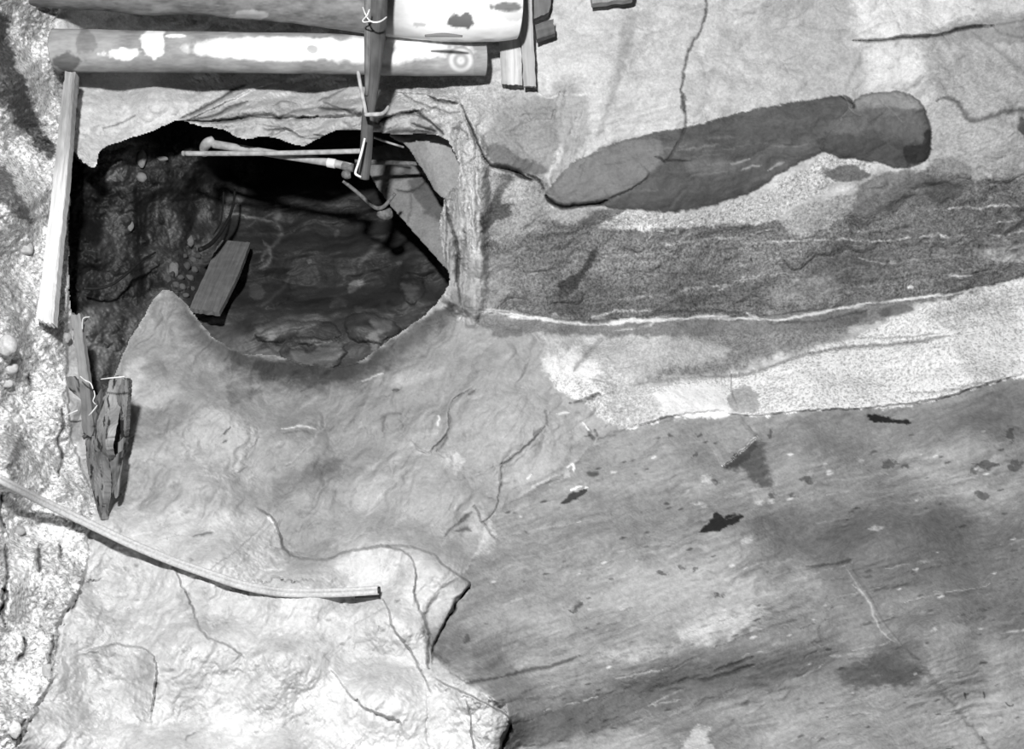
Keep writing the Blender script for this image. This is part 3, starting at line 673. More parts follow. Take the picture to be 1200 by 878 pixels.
TN([(960,690),(1040,700),(1110,730),(1160,790),(1120,800),(1060,750),(980,730)], .17, 36, 12, .55)
TN([(560,700),(640,680),(720,690),(640,720),(560,740),(520,740)], .2, 36, 10, .5)
# dark marks and chips
TN([(1013,488),(1022,485),(1040,489),(1055,492),(1068,493),(1066,497),(1045,496),(1025,495)], .035, 2, 4, .95)
TN([(820,625),(830,612),(838,601),(842,605),(848,607),(860,603),(873,605),(864,613),(850,617),(842,622),(830,624)], .04, 2, 4, .95)
TN([(846,545),(862,534),(877,521),(888,510),(894,520),(899,540),(904,560),(903,572),(886,566),(870,552)], .12, 9, 7, .9)
TN([(846,545),(862,534),(877,521),(886,513),(886,526),(874,540),(860,546)], .085, 3, 5, .8)
TN([(814,515),(825,500),(850,498),(880,500),(889,509),(876,522),(860,535),(845,545),(832,530)], .25, 3, 4, .8)
S.fault([(845,545),(862,534),(877,521),(889,509)], .035, 26, 3, side=-1); ST([(845,545),(862,534),(877,521),(888,510)], .9, .75, .8, -.003, ragged=3)
S.fault([(820,625),(832,610),(840,600)], .015, 18, 3, side=-1)
TN([(658,590),(668,578),(685,573),(688,577),(672,587),(660,592)], .06, 2, 3, .9); ST([(668,574),(680,570),(689,572)], 1.4, .6, .8)
TN([(688,553),(700,553),(702,558),(692,558)], .1, 3, 2, .8)
for x0, y0, rx, ry in ((1190,545,9,4),(1042,545,10,4),(1060,548,6,3),(942,561,9,2.5),(948,565,4,2),(928,580,4,1.6),(777,671,7,3),(797,665,4,2),(814,668,4,1.6),(547,750,3,5),(837,564,7,1.6),(902,507,3,5),(815,533,5,2),(820,509,4,2),(785,509,3,1.5),
    (1160,545,14,5),(1140,552,6,3),(1185,510,5,8),(1150,580,8,5),(1114,661,3,1.5),(996,601,4,1.4),(840,698,8,1.5),(905,580,4,2),(672,715,5,2),(1145,545,8,2),(908,583,5,2),(1110,880,5,3),(964,866,5,2),(570,863,3,2)):
    TN([(x0-rx,y0+ry*.4),(x0-rx*.2,y0-ry),(x0+rx,y0-ry*.3),(x0+rx*.3,y0+ry)], .11, 2, 6, .75)
for x0, y0, rx, ry in ((876,633,6,3),(888,587,6,3),(905,587,5,2),(826,562,8,3),(819,591,7,2),(1025,618,10,1.5),(665,555,5,5),(1010,540,3,3),(1096,737,3,2),(890,588,6,3)):
    TN([(x0-rx,y0+ry*.4),(x0-rx*.2,y0-ry),(x0+rx,y0-ry*.3),(x0+rx*.3,y0+ry)], .36, 5, 6, .8)
for k in range(150):
    x0 = RNG.uniform(560,1200); y0 = RNG.uniform(505,870); r = RNG.uniform(.8,2.6)
    TN([(x0-r*1.8,y0+.4*r),(x0,y0-r*.6),(x0+r*1.8,y0-.4*r),(x0,y0+r*.6)], RNG.choice([.07,.1,.1,.42]), 2, 2, .75)
# striation: long thin lines rising to the right
for k in range(210):
    x0 = RNG.uniform(560,1180); y0 = RNG.uniform(520,900)
    if y0 < 560 and RNG.rand() < .5: continue
    l = RNG.uniform(15,90); a = -math.radians(RNG.uniform(8,30)*(1 if x0 < 950 else .5))
    band = math.exp(-((y0-(850-(x0-600)*.28))/45)**2)
    ST([(x0,y0),(x0+l*.5*math.cos(a),y0+l*.5*math.sin(a)+RNG.uniform(-2,2)),(x0+l*math.cos(a),y0+l*math.sin(a))], RNG.uniform(.7,1.7), RNG.choice([.1,.13,.3,.36]), .3+.35*band, .003+.004*band, ragged=4, broken=.4)
for pts in ([(546,802),(565,797),(587,794)],[(587,794),(610,788),(640,782),(680,768)],[(816,798),(840,793),(862,787),(885,778)],[(836,786),(860,778),(884,768)],[(945,664),(980,660),(1000,655)],[(672,716),(678,711),(682,707)]):
    ST(pts, 2, .07, .7, .01, ragged=3)
# scratch: straight groove from the middle of the slab to the lower right
for dx in (0, 6):
    ST([(990+dx,663),(1012+dx,697),(1034+dx*.6,731),(1056+dx*.4,757)], 1.1, .14 if dx else .28, .45, .0025, ragged=.6)
ST([(1056,757),(1078,780),(1100,808),(1125,838),(1150,868),(1175,900)], 3, .15, .4, .004, ragged=3)
ST([(1000,685),(1016,704),(1030,735),(1048,752)], 1.2, .38, .5)
for pts in ([(1152,812),(1154,818)],[(1178,822),(1184,827),(1190,824)],[(1150,863),(1153,868)],[(1130,813),(1132,820)]): ST(pts, 1, .05, .8)
# ripples of the slab
S.fault([(560,735),(640,700),(760,660),(900,640)], .02, 60, 12, side=1, edge=22); S.fault([(600,860),(720,810),(840,770),(900,756),(980,770)], .03, 45, 8, side=-1, edge=22)
S.fault([(1056,757),(1020,700),(990,663)], .005, 40, 2, side=-1, edge=3); S.fault([(900,640),(1000,600),(1120,590),(1290,620)], .03, 70, 10, side=-1, edge=22)
S.fault([(1056,757),(1100,808),(1150,868),(1190,930)], .014, 50, 5, side=-1, edge=6)

# ---- gravelly bank on the left
w1, id1 = worley((X+4*S.wx)/9, (Y+4*S.wy)/8, 111); w2, id2 = worley((X+3*S.wx)/4.6, (Y+3*S.wy)/4.2, 113); w3, id3 = worley((X+6*S.wx)/24, (Y+6*S.wy)/22, 117)
lump = .5+.5*fbm(X/40, Y/55, 119, 3)
peb = np.clip(.55-w1, 0, 1)*(id1 > .45)*.030 + np.clip(.5-w2, 0, 1)*(id2 > .35)*.018 + np.clip(.42-w3, 0, 1)*(id3 > .66)*.07
S.D -= mSoil*(peb*(.35+lump)*(1-.55*ss(450,640,Y)) + .03*sml + .03*med)
soilT = .34 + .24*fbm(X/26, Y/45, 121, 5, .6) + .18*np.clip(.5-w2,0,1)*2*(id2-.35) + .14*np.clip(.5-w1,0,1)*2*(id1-.4)
blend(mSoil, np.clip(soilT, .1, .85), .62)
for pts, t_, sf, am in (([(30,0),(62,40),(66,100),(74,150),(64,180),(50,140),(30,90),(20,40)],.62,14,.5),([(40,150),(66,200),(60,280),(50,350),(10,300),(0,200),(20,170)],.62,18,.45),
    ([(-80,0),(0,18),(14,60),(34,110),(50,150),(64,178),(58,190),(40,170),(16,140),(0,120),(-80,100)],.06,7,.95),([(-80,190),(0,192),(16,215),(34,250),(40,268),(26,262),(8,240),(-80,230)],.1,6,.9),
    ([(28,8),(56,20),(44,45),(30,40)],.2,8,.7),([(10,560),(20,520),(30,500),(28,530),(14,570)],.12,4,.8),([(40,585),(50,565),(54,560),(50,590)],.14,4,.7),
    ([(60,610),(85,620),(100,640),(95,660),(75,650)],.62,10,.6),([(20,690),(40,690),(36,730),(20,740)],.2,12,.5),([(8,830),(30,820),(34,860),(14,870)],.24,8,.5),([(-60,620),(0,650),(8,700),(0,760),(-60,780)],.2,10,.6)):
    TN(pts, t_, sf, 9, am)
fl = M([(-80,0),(0,20),(14,60),(50,150),(64,178),(50,186),(16,140),(0,120),(-80,100)], 10, 3)
S.D += fl*.035
for pts in ([(72,478),(74,500),(68,515),(74,530),(70,545),(69,560)],[(4,640),(8,660),(6,690),(2,720)],[(2,690),(10,700),(4,715),(6,735)],[(25,745),(30,760),(22,775)],[(46,640),(47,660),(46,672)],[(2,575),(0,600),(4,620)],[(32,440),(33,452)],[(90,700),(84,715)],[(62,745),(60,790)],[(20,860),(30,845)],[(70,640),(72,655)]):
    ST(pts, 1.8, .03, .9, .03, ragged=5)
S.fault([(112,592),(104,612),(100,660),(92,690),(78,712),(66,745),(64,790),(48,812),(36,845),(20,880),(12,930)], .028, 26, 8, side=1)
S.fault([(80,300),(79,380),(78,440),(82,500),(100,560),(113,590)], .03, 26, 5, side=1, fade=True)

S.T *= 1 + mMound*(.10*fbm(gx/16, gy/5, 151, 5, .65) + .10*fbm(fx/40, fy/14, 153, 4, .6)) + pal*mMound*.12*fbm(X/28, Y/22, 155, 5, .62)
def wisp(a, b, sa, sb, seed, lo=.80, hi=.97):
    return ss(lo, hi, ridged(a/sa, b/sb, seed, 3))
uu, uv_ = rot(X, Y + 3*S.cy_, -14); pu, pv = rot(X + 3*S.cx_, Y, -55); qu, qv = rot(X, Y + 4*S.cy_, -28)
selR = ss(330, 430, X)*ss(440, 500, Y); patch = ss(-.15, .35, fbm(X/70, Y/55, 165, 3)); patch2 = ss(-.15, .35, fbm(X/60, Y/60, 166, 3))
S.T *= 1 + mMound*(1-selR)*(.30*wisp(uu, uv_, 60, 9, 161)*patch - .28*wisp(uu, uv_, 50, 8, 162)*patch2)
S.T *= 1 + mMound*selR*(1-pal)*(.26*wisp(pu, pv, 46, 10, 163)*patch - .24*wisp(pu, pv, 40, 9, 164)*patch2)
S.T *= 1 + pal*mMound*(.16*wisp(qu, qv, 34, 9, 167)*patch - .26*wisp(qu, qv, 28, 8, 168)*patch2 - .10*ss(.1,.5,fbm(X/34,Y/26,169,5,.62)))
S.T *= 1 + wall*(.16*wisp(uu, uv_, 44, 9, 171)*patch - .24*wisp(uu, uv_, 40, 8, 172, .84)*patch2)
zu, zv = rot(X, Y + 2*S.cy_, -19); low_ = .35+.65*np.exp(-((Y-(850-(X-600)*.28))/60)**2)
S.T *= 1 + mSlab*(.20*wisp(zu, zv, 60, 5, 173)*patch - .34*wisp(zu, zv, 46, 4.5, 174)*patch2)*low_
spk = ss(.55, .8, fbm(X/3.2, Y/2.6, 175, 2, .6)); S.T *= 1 - .3*spk*(mSlab*.6+mMound*.5+wall*.4)*ss(0,.5,fbm(X/50,Y/40,176,3))
# the outcrop darkens where it runs back into the opening; the belt is blotchy
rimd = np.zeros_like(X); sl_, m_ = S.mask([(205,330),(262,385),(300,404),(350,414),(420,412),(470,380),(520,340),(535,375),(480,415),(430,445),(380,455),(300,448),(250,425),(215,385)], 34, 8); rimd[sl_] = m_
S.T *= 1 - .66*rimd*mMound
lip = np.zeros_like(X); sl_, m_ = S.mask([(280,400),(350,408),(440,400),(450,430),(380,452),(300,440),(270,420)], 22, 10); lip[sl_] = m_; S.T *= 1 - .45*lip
belt = M([(562,292),(600,280),(640,262),(740,262),(860,262),(935,270),(1000,240),(1090,198),(1290,215),(1290,310),(1160,338),(1010,356),(860,372),(680,378),(560,362)], 12, 8)
S.T *= 1 + belt*(.42*fbm(fx/26, fy/8, 141, 5, .68) + .28*fbm(X/5, Y/4, 143, 3, .7))
# overall strength of each rock's tone; lower left lifted again for the nearer flash
hf = fbm(fx/5, fy/2.2, 131, 3, .7); hf2 = fbm(X/5, Y/4, 133, 3, .7)
wv_ = 1 + (.10*hf + .08*hf2)
S.T *= wv_
S.T = S.T*(1-mSlab) + mSlab*.285*(np.clip(S.T,.02,1)/.225)**1.75*(1+.07*fol3+.06*fol+.05*hf2)*(1-.12*ss(640,800,Y))
S.T *= 1 + .37*pal*mMound*(1-.5*mSoil) + .08*mMound
S.T = S.T*(1-mSoil) + mSoil*(.57+.17*ss(300,450,Y))*(np.clip(S.T,.03,1)/.42)**1.1
S.T = np.clip(S.T, .015, .93)

# ---- the opening, then cut the sheet into its parts
sd_hole = np.full(X.shape, -99.0)
hp = smooth_poly(hole_pts, True, 4); sl = S.box(hp, 12); sd_hole[sl] = S.poly_sd(hp, 1.8, sl)
cell = lambda a: (a[:-1,:-1]+a[1:,:-1]+a[1:,1:]+a[:-1,1:])/4
open_c = cell(sd_hole) > 0
lab = np.full(open_c.shape, 1)
lab[cell(mMound) > .5] = 2; lab[cell(mSlab) > .5] = 3; lab[cell(mSoil) > .5] = 4
isw = lab == 1
lab[(cell(mLens) > .5)] = 5; lab[(cell(mLens2) > .5)] = 6
lab[(cell(mGran) > .5) & isw] = 7; lab[(cell(mVein) > .5) & ((lab == 1) | (lab == 7))] = 8
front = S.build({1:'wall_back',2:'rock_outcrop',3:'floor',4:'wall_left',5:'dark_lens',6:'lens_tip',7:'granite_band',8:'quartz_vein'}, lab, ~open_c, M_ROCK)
front['wall_left'].data.materials[0] = M_SOIL
for n_ in ('wall_back','floor','wall_left','rock_outcrop'): front[n_]['kind'] = 'structure'
for n_ in ('dark_lens','lens_tip','granite_band','quartz_vein'): adopt(front[n_], front['wall_back'])
tag(front['wall_back'], 'pale upper rock wall around the opening, with a long dark lens', 'rock wall')
tag(front['rock_outcrop'], 'uneven pale rock outcrop below the opening, stepping down to the lower left', 'rock outcrop')
tag(front['floor'], 'smooth sloping grey rock slab with fine striation, lower right', 'rock slab')
tag(front['wall_left'], 'rough gravelly bank of soil and pebbles along the left edge', 'bank')
front['dark_lens']['label'] = 'long dark grey rock lens'; front['lens_tip']['label'] = 'blunt dark right end of the lens'
front['granite_band']['label'] = 'bright speckled granite band'; front['quartz_vein']['label'] = 'thin white quartz vein'

# rock thickness behind the rim of the opening
def rim(S, open_c, name, depth=.55, grow=1.05, cx=310, cy=290):
    ny, nx = open_c.shape
    pad = np.zeros((ny+2, nx+2), bool); pad[1:-1,1:-1] = open_c
    segs = []
    for (dy, dx, a, b) in ((0,1,(0,1),(1,1)),(0,-1,(1,0),(0,0)),(1,0,(1,1),(1,0)),(-1,0,(0,0),(0,1))):
        nb = pad[1+dy:1+dy+ny, 1+dx:1+dx+nx]
        jj, ii = np.nonzero((~open_c) & nb)
        segs.append(np.stack([jj+a[0], ii+a[1], jj+b[0], ii+b[1]], 1))
    segs = np.concatenate(segs)
    ids = {}; v = []; t = []
    def vid(j, i, back):
        k = (j, i, back)
        if k not in ids:
            ids[k] = len(v); x, y, d = S.X[j,i], S.Y[j,i], S.D[j,i]
            if back:
                f = back/3
                dd = d + depth*f*(1+.25*sfbm(float(x/20.), float(y/20.+back), 5, 2))
                q = P(x, y, dd); c = P(cx, cy, dd)
                g = 1+(grow-1)*f+.006*math.sin(x*.3+back)*f
                v.append((c[0]+(q[0]-c[0])*g, dd, c[2]+(q[2]-c[2])*g))
            else: v.append(P(x, y, d))
            t.append(S.T[j,i]*.7)
        return ids[k]
    faces = []
    for j0, i0, j1, i1 in segs.tolist():
        for b in range(3): faces.append((vid(j0,i0,b), vid(j1,i1,b), vid(j1,i1,b+1), vid(j0,i0,b+1)))
    me = bpy.data.meshes.new(name); me.from_pydata(v, [], faces); me.update()
    for an, arr in (('tone', t), ('grain', [.3]*len(t))):
        at = me.attributes.new(an, 'FLOAT', 'POINT'); at.data.foreach_set('value', np.array(arr, np.float32))
    me.polygons.foreach_set('use_smooth', np.ones(len(faces), bool))
    me.materials.append(M_ROCK)
    o = bpy.data.objects.new(name, me); COL.objects.link(o); return o
rm = rim(S, open_c, 'opening_rim'); adopt(rm, front['wall_back'])

# ================================================================== inside the opening
C = Sheet(40, 600, 95, 500, 1.25)
X, Y = C.X, C.Y
C.D = C.controls([(50,110,4.75),(60,200,4.6),(60,300,4.55),(60,400,4.45),(90,200,4.75),(95,300,4.7),(95,380,4.6),(100,450,4.5),(120,480,4.45),(130,180,4.85),(140,250,5.0),(140,330,4.95),(140,400,4.75),(180,200,5.1),(190,260,5.4),(190,320,5.25),(200,350,5.1),
 (215,180,5.3),(240,240,5.8),(235,300,5.6),(270,240,6.1),(285,200,6.4),(330,180,6.7),(400,180,6.7),(330,240,6.3),(400,240,6.3),(470,240,6.2),(300,110,6.6),(450,110,6.6),(560,110,6.2),(180,110,5.6),
 (280,320,5.8),(360,320,5.95),(440,320,5.9),(510,320,5.7),(590,250,5.7),(590,350,5.5),(260,370,5.35),(300,400,5.15),(370,390,5.35),(430,400,5.2),(490,370,5.4),(300,440,5.0),(380,440,5.02),(450,430,5.0),(530,400,5.15),(200,400,4.95),(170,430,4.75),(300,490,4.95),(450,490,5.0),(590,490,5.2)], 3.6, 14)
big = fbm(X/90, Y/80, 221, 3); med = fbm(X/32, Y/28, 231, 4); sml = fbm(X/9, Y/8, 241, 4)
fx, fy = rot(X + 6*C.wx, Y + 6*C.wy, -9); fol = fbm(fx/55, fy/5, 251, 4)
C.D += -.05*big - .03*med - .010*sml - .012*fol - .06*facets(fx/80, fy/24, 471, 1.0) - .016*facets(fx/26, fy/9, 473)
bank = np.zeros_like(X); sl, m = C.mask([(40,95),(330,95),(330,190),(285,205),(282,232),(262,262),(248,290),(232,310),(212,352),(196,342),(150,420),(130,500),(40,500)], 6, 5); bank[sl] = m
w1, id1 = worley((X+4*C.wx)/11, (Y+4*C.wy)/14, 261); w2, id2 = worley(X/5, Y/6, 263)
C.D -= bank*(np.clip(.5-w1,0,1)*(id1>.5)*.08 + np.clip(.5-w2,0,1)*.03)
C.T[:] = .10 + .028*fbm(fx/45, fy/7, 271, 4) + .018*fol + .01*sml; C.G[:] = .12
drips = fbm(X/3.5, Y/40, 281, 3)
tb = .085 + .035*drips + .04*fbm(X/30, Y/30, 283, 3)
C.T[:] = C.T*(1-bank) + bank*tb; C.G[:] = C.G*(1-bank) + .45*bank
def CT(pts, t, soft=8, ragged=6, amt=.85, grain=None): C.tone(pts, t, soft, ragged, amt, grain)
def CS(pts, w, t=None, amt=.9, cut=0, **k): C.stroke(pts, w, t, amt, cut, **k)
CT([(84,180),(100,195),(118,215),(140,225),(136,240),(128,262),(118,290),(112,330),(100,350),(84,330)], .03, 4, 5, .95, .1)
CT([(112,175),(170,165),(178,180),(165,195),(160,215),(140,222),(118,205)], .24, 6, 6, .85, .6)
CT([(128,245),(140,232),(150,245),(155,280),(160,330),(150,370),(120,360),(112,320),(118,280)], .15, 8, 6, .85, .5)
CT([(190,220),(215,210),(222,235),(215,270),(205,290),(192,260)], .17, 8, 6, .8, .4)
CT([(218,215),(236,212),(236,240),(225,270),(212,280)], .03, 6, 6, .8)
CT([(160,215),(190,215),(192,270),(170,290),(156,270)], .04, 8, 6, .8)
CT([(225,270),(245,240),(256,225),(270,235),(262,262),(246,290),(228,290)], .2, 6, 6, .8, .3)
CT([(262,215),(284,215),(286,232),(274,248),(266,255)], .26, 4, 4, .85)
CT([(200,300),(230,290),(238,300),(224,330),(212,350),(200,340),(192,320)], .17, 6, 5, .85, .5)
CT([(92,368),(130,352),(140,370),(132,410),(118,440),(104,440),(94,400)], .30, 6, 4, .85, .1)
CT([(84,330),(130,300),(160,310),(150,350),(120,360),(92,368)], .06, 8, 6, .7)
CT([(150,380),(180,340),(196,345),(170,400),(140,430)], .26, 8, 6, .7)
for k in range(26):
    x0 = RNG.uniform(115,225); y0 = RNG.uniform(195,330); l = RNG.uniform(10,45)
    CS([(x0,y0),(x0+RNG.uniform(-3,3),y0+l)], RNG.uniform(.7,1.5), RNG.choice([.03,.3,.4]), .6, .004, ragged=3, broken=.5)
# back wall markings
CT([(205,345),(225,365),(260,372),(300,400),(330,418),(290,425),(240,405)], .2, 12, 6, .7)
for pts, w_, t_ in (([(266,255),(280,252),(292,256),(305,258),(322,262)],1.2,.4),([(322,232),(326,248),(324,262),(330,272),(322,285),(312,295),(308,305)],3.2,.26),([(308,282),(316,290),(318,303),(310,312),(302,314)],2,.3),
    ([(462,268),(450,280),(440,290),(428,300),(420,312)],4,.21),([(398,268),(392,278)],2.5,.2),([(438,312),(450,316),(462,314),(470,308)],2.2,.26),([(365,232),(382,238),(400,240),(410,236)],3,.2),([(360,308),(366,306)],2,.3),
    ([(405,358),(397,350),(388,360)],4.5,.17),([(300,360),(330,340),(340,320)],2,.17),([(290,268),(320,250),(350,240)],1,.22)):
    CS(pts, w_, t_, .8, -.004, ragged=5)
for pts, t_ in (([(410,333),(424,328),(426,334),(414,342),(408,340)],.36),([(470,333),(485,330),(490,345),(482,352),(474,345)],.24),([(436,372),(460,375),(468,384),(445,390),(438,384)],.28),([(300,385),(340,370),(380,372),(350,390),(320,398)],.2),([(290,340),(300,330),(310,345),(300,352)],.22),
    ([(310,390),(330,378),(338,386),(318,398)],.28),([(420,360),(460,368),(452,376),(425,372)],.18),([(430,395),(440,388),(444,402),(438,410)],.26),([(340,410),(360,400),(400,402),(390,425),(350,425)],.22),([(480,350),(510,330),(520,330),(500,362),(470,385),(450,396)],.13),([(350,405),(362,412),(372,408),(360,400)],.05),([(320,398),(345,388),(350,392),(325,405)],.05),([(440,310),(505,315),(500,330),(450,330)],.07)):
    CT(pts, t_, 4, 4, .8)
for k in range(90):
    x0 = RNG.uniform(270,500); y0 = RNG.uniform(240,415); l = RNG.uniform(15,60); a = -math.radians(RNG.uniform(-2,20))
    CS([(x0,y0),(x0+l*.5*math.cos(a),y0+l*.5*math.sin(a)+RNG.uniform(-2,2)),(x0+l*math.cos(a),y0+l*math.sin(a))], RNG.uniform(.8,2.6), RNG.choice([.045,.06,.15,.18]), .5, RNG.choice([.008,-.006]), ragged=6, broken=.4)
for pts, h in (([(300,392),(340,376),(385,378),(400,395),(360,404),(320,402)],.05),([(405,372),(436,368),(468,384),(450,400),(415,400)],.06),([(290,340),(330,330),(340,350),(310,362)],.04),([(330,405),(360,396),(400,402),(395,430),(340,430)],.05),([(465,330),(492,326),(496,345),(480,356)],.04)):
    C.dome(pts, h, 12, 4)
C.T *= 1 - bank*.55*ss(-.1,.35,fbm(X/26, Y/34, 291, 4, .6))
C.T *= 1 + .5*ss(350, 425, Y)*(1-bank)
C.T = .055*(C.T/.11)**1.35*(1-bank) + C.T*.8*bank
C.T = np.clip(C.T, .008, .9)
lab = np.full((X.shape[0]-1, X.shape[1]-1), 1); lab[cell(bank) > .5] = 2
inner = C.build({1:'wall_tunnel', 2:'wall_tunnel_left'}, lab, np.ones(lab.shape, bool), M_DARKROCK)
tag(inner['wall_tunnel'], 'dark foliated rock wall at the back of the opening', 'rock wall', kind='structure')
tag(inner['wall_tunnel_left'], 'dark wet streaky soil wall inside the left of the opening', 'bank', kind='structure')


# ================================================================== loose things
def surf(sheet, x, y):
    i = (x - sheet.x0)/sheet.step; j = (y - sheet.y0)/sheet.step
    i = min(max(int(round(i)), 0), sheet.X.shape[1]-1); j = min(max(int(round(j)), 0), sheet.X.shape[0]-1)
    return float(sheet.D[j, i])

def mesh_obj(name, v, f, mat, tone=None, guv=None, smooth=True):
    me = bpy.data.meshes.new(name); me.from_pydata([tuple(map(float, p)) for p in v], [], f); me.update()
    if tone is not None:
        a = me.attributes.new('tone', 'FLOAT', 'POINT'); a.data.foreach_set('value', np.clip(np.array(tone, np.float32), .01, .93))
        a = me.attributes.new('grain', 'FLOAT', 'POINT'); a.data.foreach_set('value', np.full(len(v), .15, np.float32))
    if guv is not None:
        a = me.attributes.new('guv', 'FLOAT_VECTOR', 'POINT'); a.data.foreach_set('vector', np.array(guv, np.float32).ravel())
    me.polygons.foreach_set('use_smooth', np.full(len(me.polygons), smooth))
    me.materials.append(mat)
    o = bpy.data.objects.new(name, me); COL.objects.link(o); return o

def resample(pts, n, curve=True):
    pts = np.array(pts, float)
    if curve and len(pts) > 2:
        out = []; m = len(pts)
        for i in range(m-1):
            p0, p1, p2, p3 = pts[max(i-1,0)], pts[i], pts[i+1], pts[min(i+2,m-1)]
            for k in range(8):
                t = k/8; out.append(.5*((2*p1)+(-p0+p2)*t+(2*p0-5*p1+4*p2-p3)*t*t+(-p0+3*p1-3*p2+p3)*t**3))
        out.append(pts[-1]); pts = np.array(out)
    L = np.concatenate([[0], np.cumsum(np.linalg.norm(np.diff(pts[:, :3], axis=0), axis=1))])
    q = np.linspace(0, L[-1], n)
    return np.stack([np.interp(q, L, pts[:, k]) for k in range(pts.shape[1])], 1)

def rod(name, spec, mat, n=40, seg=12, tone=None, lump=0.0, flat=1.0, seed=0, cap=True, curve=True):
    """round piece swept through (px, py, distance, radius_px); lump roughens it, flat squashes it front to back"""
    w = []
    for (x, y, d, r) in spec: w.append((*P(x, y, d), r*d/F))
    w = resample(w, n, curve)
    c = w[:, :3]; tan = np.gradient(c, axis=0); tan /= np.linalg.norm(tan, axis=1, keepdims=True)
    v = []; tn = []; uv = []; run = 0
    for i in range(n):
        if i: run += float(np.linalg.norm(c[i]-c[i-1]))
        t = tan[i]; a = np.cross(t, (0, 1, 0)); a /= np.linalg.norm(a)+1e-9; b = np.cross(a, t)
        for k in range(seg):
            th = 2*math.pi*k/seg
            cs, sn = math.cos(th), math.sin(th)
            rr = w[i, 3]*(1+lump*sfbm(float(run*5+seed*3.1+cs*1.1), float(sn*1.4+cs*.6+seed), seed+5, 3))
            p = c[i]+a*cs*rr+b*sn*rr*flat
            v.append(p); uv.append((run, th/6.283*.3 if k <= seg/2 else (1-th/6.283)*.3, seed))
            if tone is not None:
                px = CX+p[0]/p[1]*F; py = CY-(p[2]-CAMZ)/p[1]*F
                tn.append(tone(px, py) if callable(tone) else tone)
    f = []
    for i in range(n-1):
        for k in range(seg):
            k2 = (k+1) % seg
            f.append((i*seg+k, i*seg+k2, (i+1)*seg+k2, (i+1)*seg+k))
    if cap:
        for e, base in ((0, 0), (1, (n-1)*seg)):
            ci = len(v); v.append(c[0] if e == 0 else c[-1]); uv.append((run*e, 0, 9))
            if tone is not None: tn.append(tn[base]*.8)
            for k in range(seg):
                k2 = (k+1) % seg
                f.append((ci, base+k2, base+k) if e == 0 else (ci, base+k, base+k2))
    return mesh_obj(name, v, f, mat, tn if tone is not None else None, uv)

def board(name, L, R, thick, mat, tone=.4, n=40, m=8, ragged=(0, 0), cup=0.0, seed=0, wob=.8, smooth=False):
    """plank between a left and a right edge, both lists of (px, py, distance)"""
    A = resample([P(*p) for p in L], n); B = resample([P(*p) for p in R], n)
    v = []; tn = []; uv = []; f = []
    rs = np.random.RandomState(seed+3)
    ax = A[-1]-A[0]; ax = ax/np.linalg.norm(ax); ac = (B-A).mean(0); ac = ac/np.linalg.norm(ac)
    nrm = np.cross(ax, ac); nrm /= np.linalg.norm(nrm)
    if nrm[1] < 0: nrm = -nrm
    e0 = [rs.uniform(-1, 1)*ragged[0] for _ in range(m+1)]; e1 = [rs.uniform(-1, 1)*ragged[1] for _ in range(m+1)]
    for s_ in (0, 1):
        for i in range(n):
            for k in range(m+1):
                u = k/m; p = A[i]*(1-u)+B[i]*u
                t = i/(n-1)
                p = p + ax*(e0[k]*max(0, 1-t*4) + e1[k]*max(0, 1-(1-t)*4))
                edge = 1 if k in (0, m) else .2
                p = p + ac*sfbm(float(i*.35+seed), float(k*3.3+seed), 9, 2)*.004*wob*edge
                p = p + nrm*(thick*s_ + cup*(u-.5)**2*4 + sfbm(float(i*.2+seed), float(k*.9), 19, 3)*.003*wob)
                v.append(p); uv.append((t*np.linalg.norm(A[-1]-A[0]), u*np.linalg.norm(B[i]-A[i])+s_*.05, seed))
                px = CX+p[0]/p[1]*F; py = CY-(p[2]-CAMZ)/p[1]*F
                tn.append(tone(px, py) if callable(tone) else tone)
    w_ = m+1; off = n*w_
    for i in range(n-1):
        for k in range(m):
            a = i*w_+k
            f.append((a, a+1, a+1+w_, a+w_)); f.append((off+a, off+a+w_, off+a+1+w_, off+a+1))
        a = i*w_; f.append((a, a+w_, off+a+w_, off+a)); a = i*w_+m; f.append((a, off+a, off+a+w_, a+w_))
    for k in range(m):
        f.append((k, off+k, off+k+1, k+1)); a = (n-1)*w_+k; f.append((a, a+1, off+a+1, off+a))
    o = mesh_obj(name, v, f, mat, tn, uv, smooth); return o

def stone(name, x, y, d, rx, ry, tone, seed, mat=None, depth=.7, rough=.22, angular=False):
    cx, cy, cz = P(x, y, d); k = d/F
    v = []; f = []; n, m = 14, 20
    pts = []
    for i in range(n+1):
        ph = math.pi*i/n
        for j in range(m):
            th = 2*math.pi*j/m
            q = np.array((math.sin(ph)*math.cos(th), math.sin(ph)*math.sin(th), math.cos(ph)))
            if angular: q = q/ (np.abs(q)**2.6).sum()**(1/2.6)
            r = 1+rough*sfbm(float(q[0]*1.3+seed*7.7+q[2]), float(q[1]*1.3+q[2]*.8+seed), 7, 3)
            v.append((cx+q[0]*rx*k*r, cy+q[1]*min(rx, ry)*k*depth*r, cz+q[2]*ry*k*r))
    for i in range(n):
        for j in range(m): f.append((i*m+j, i*m+(j+1) % m, (i+1)*m+(j+1) % m, (i+1)*m+j))
    return mesh_obj(name, v, f, mat or M_ROCK, [tone]*len(v))

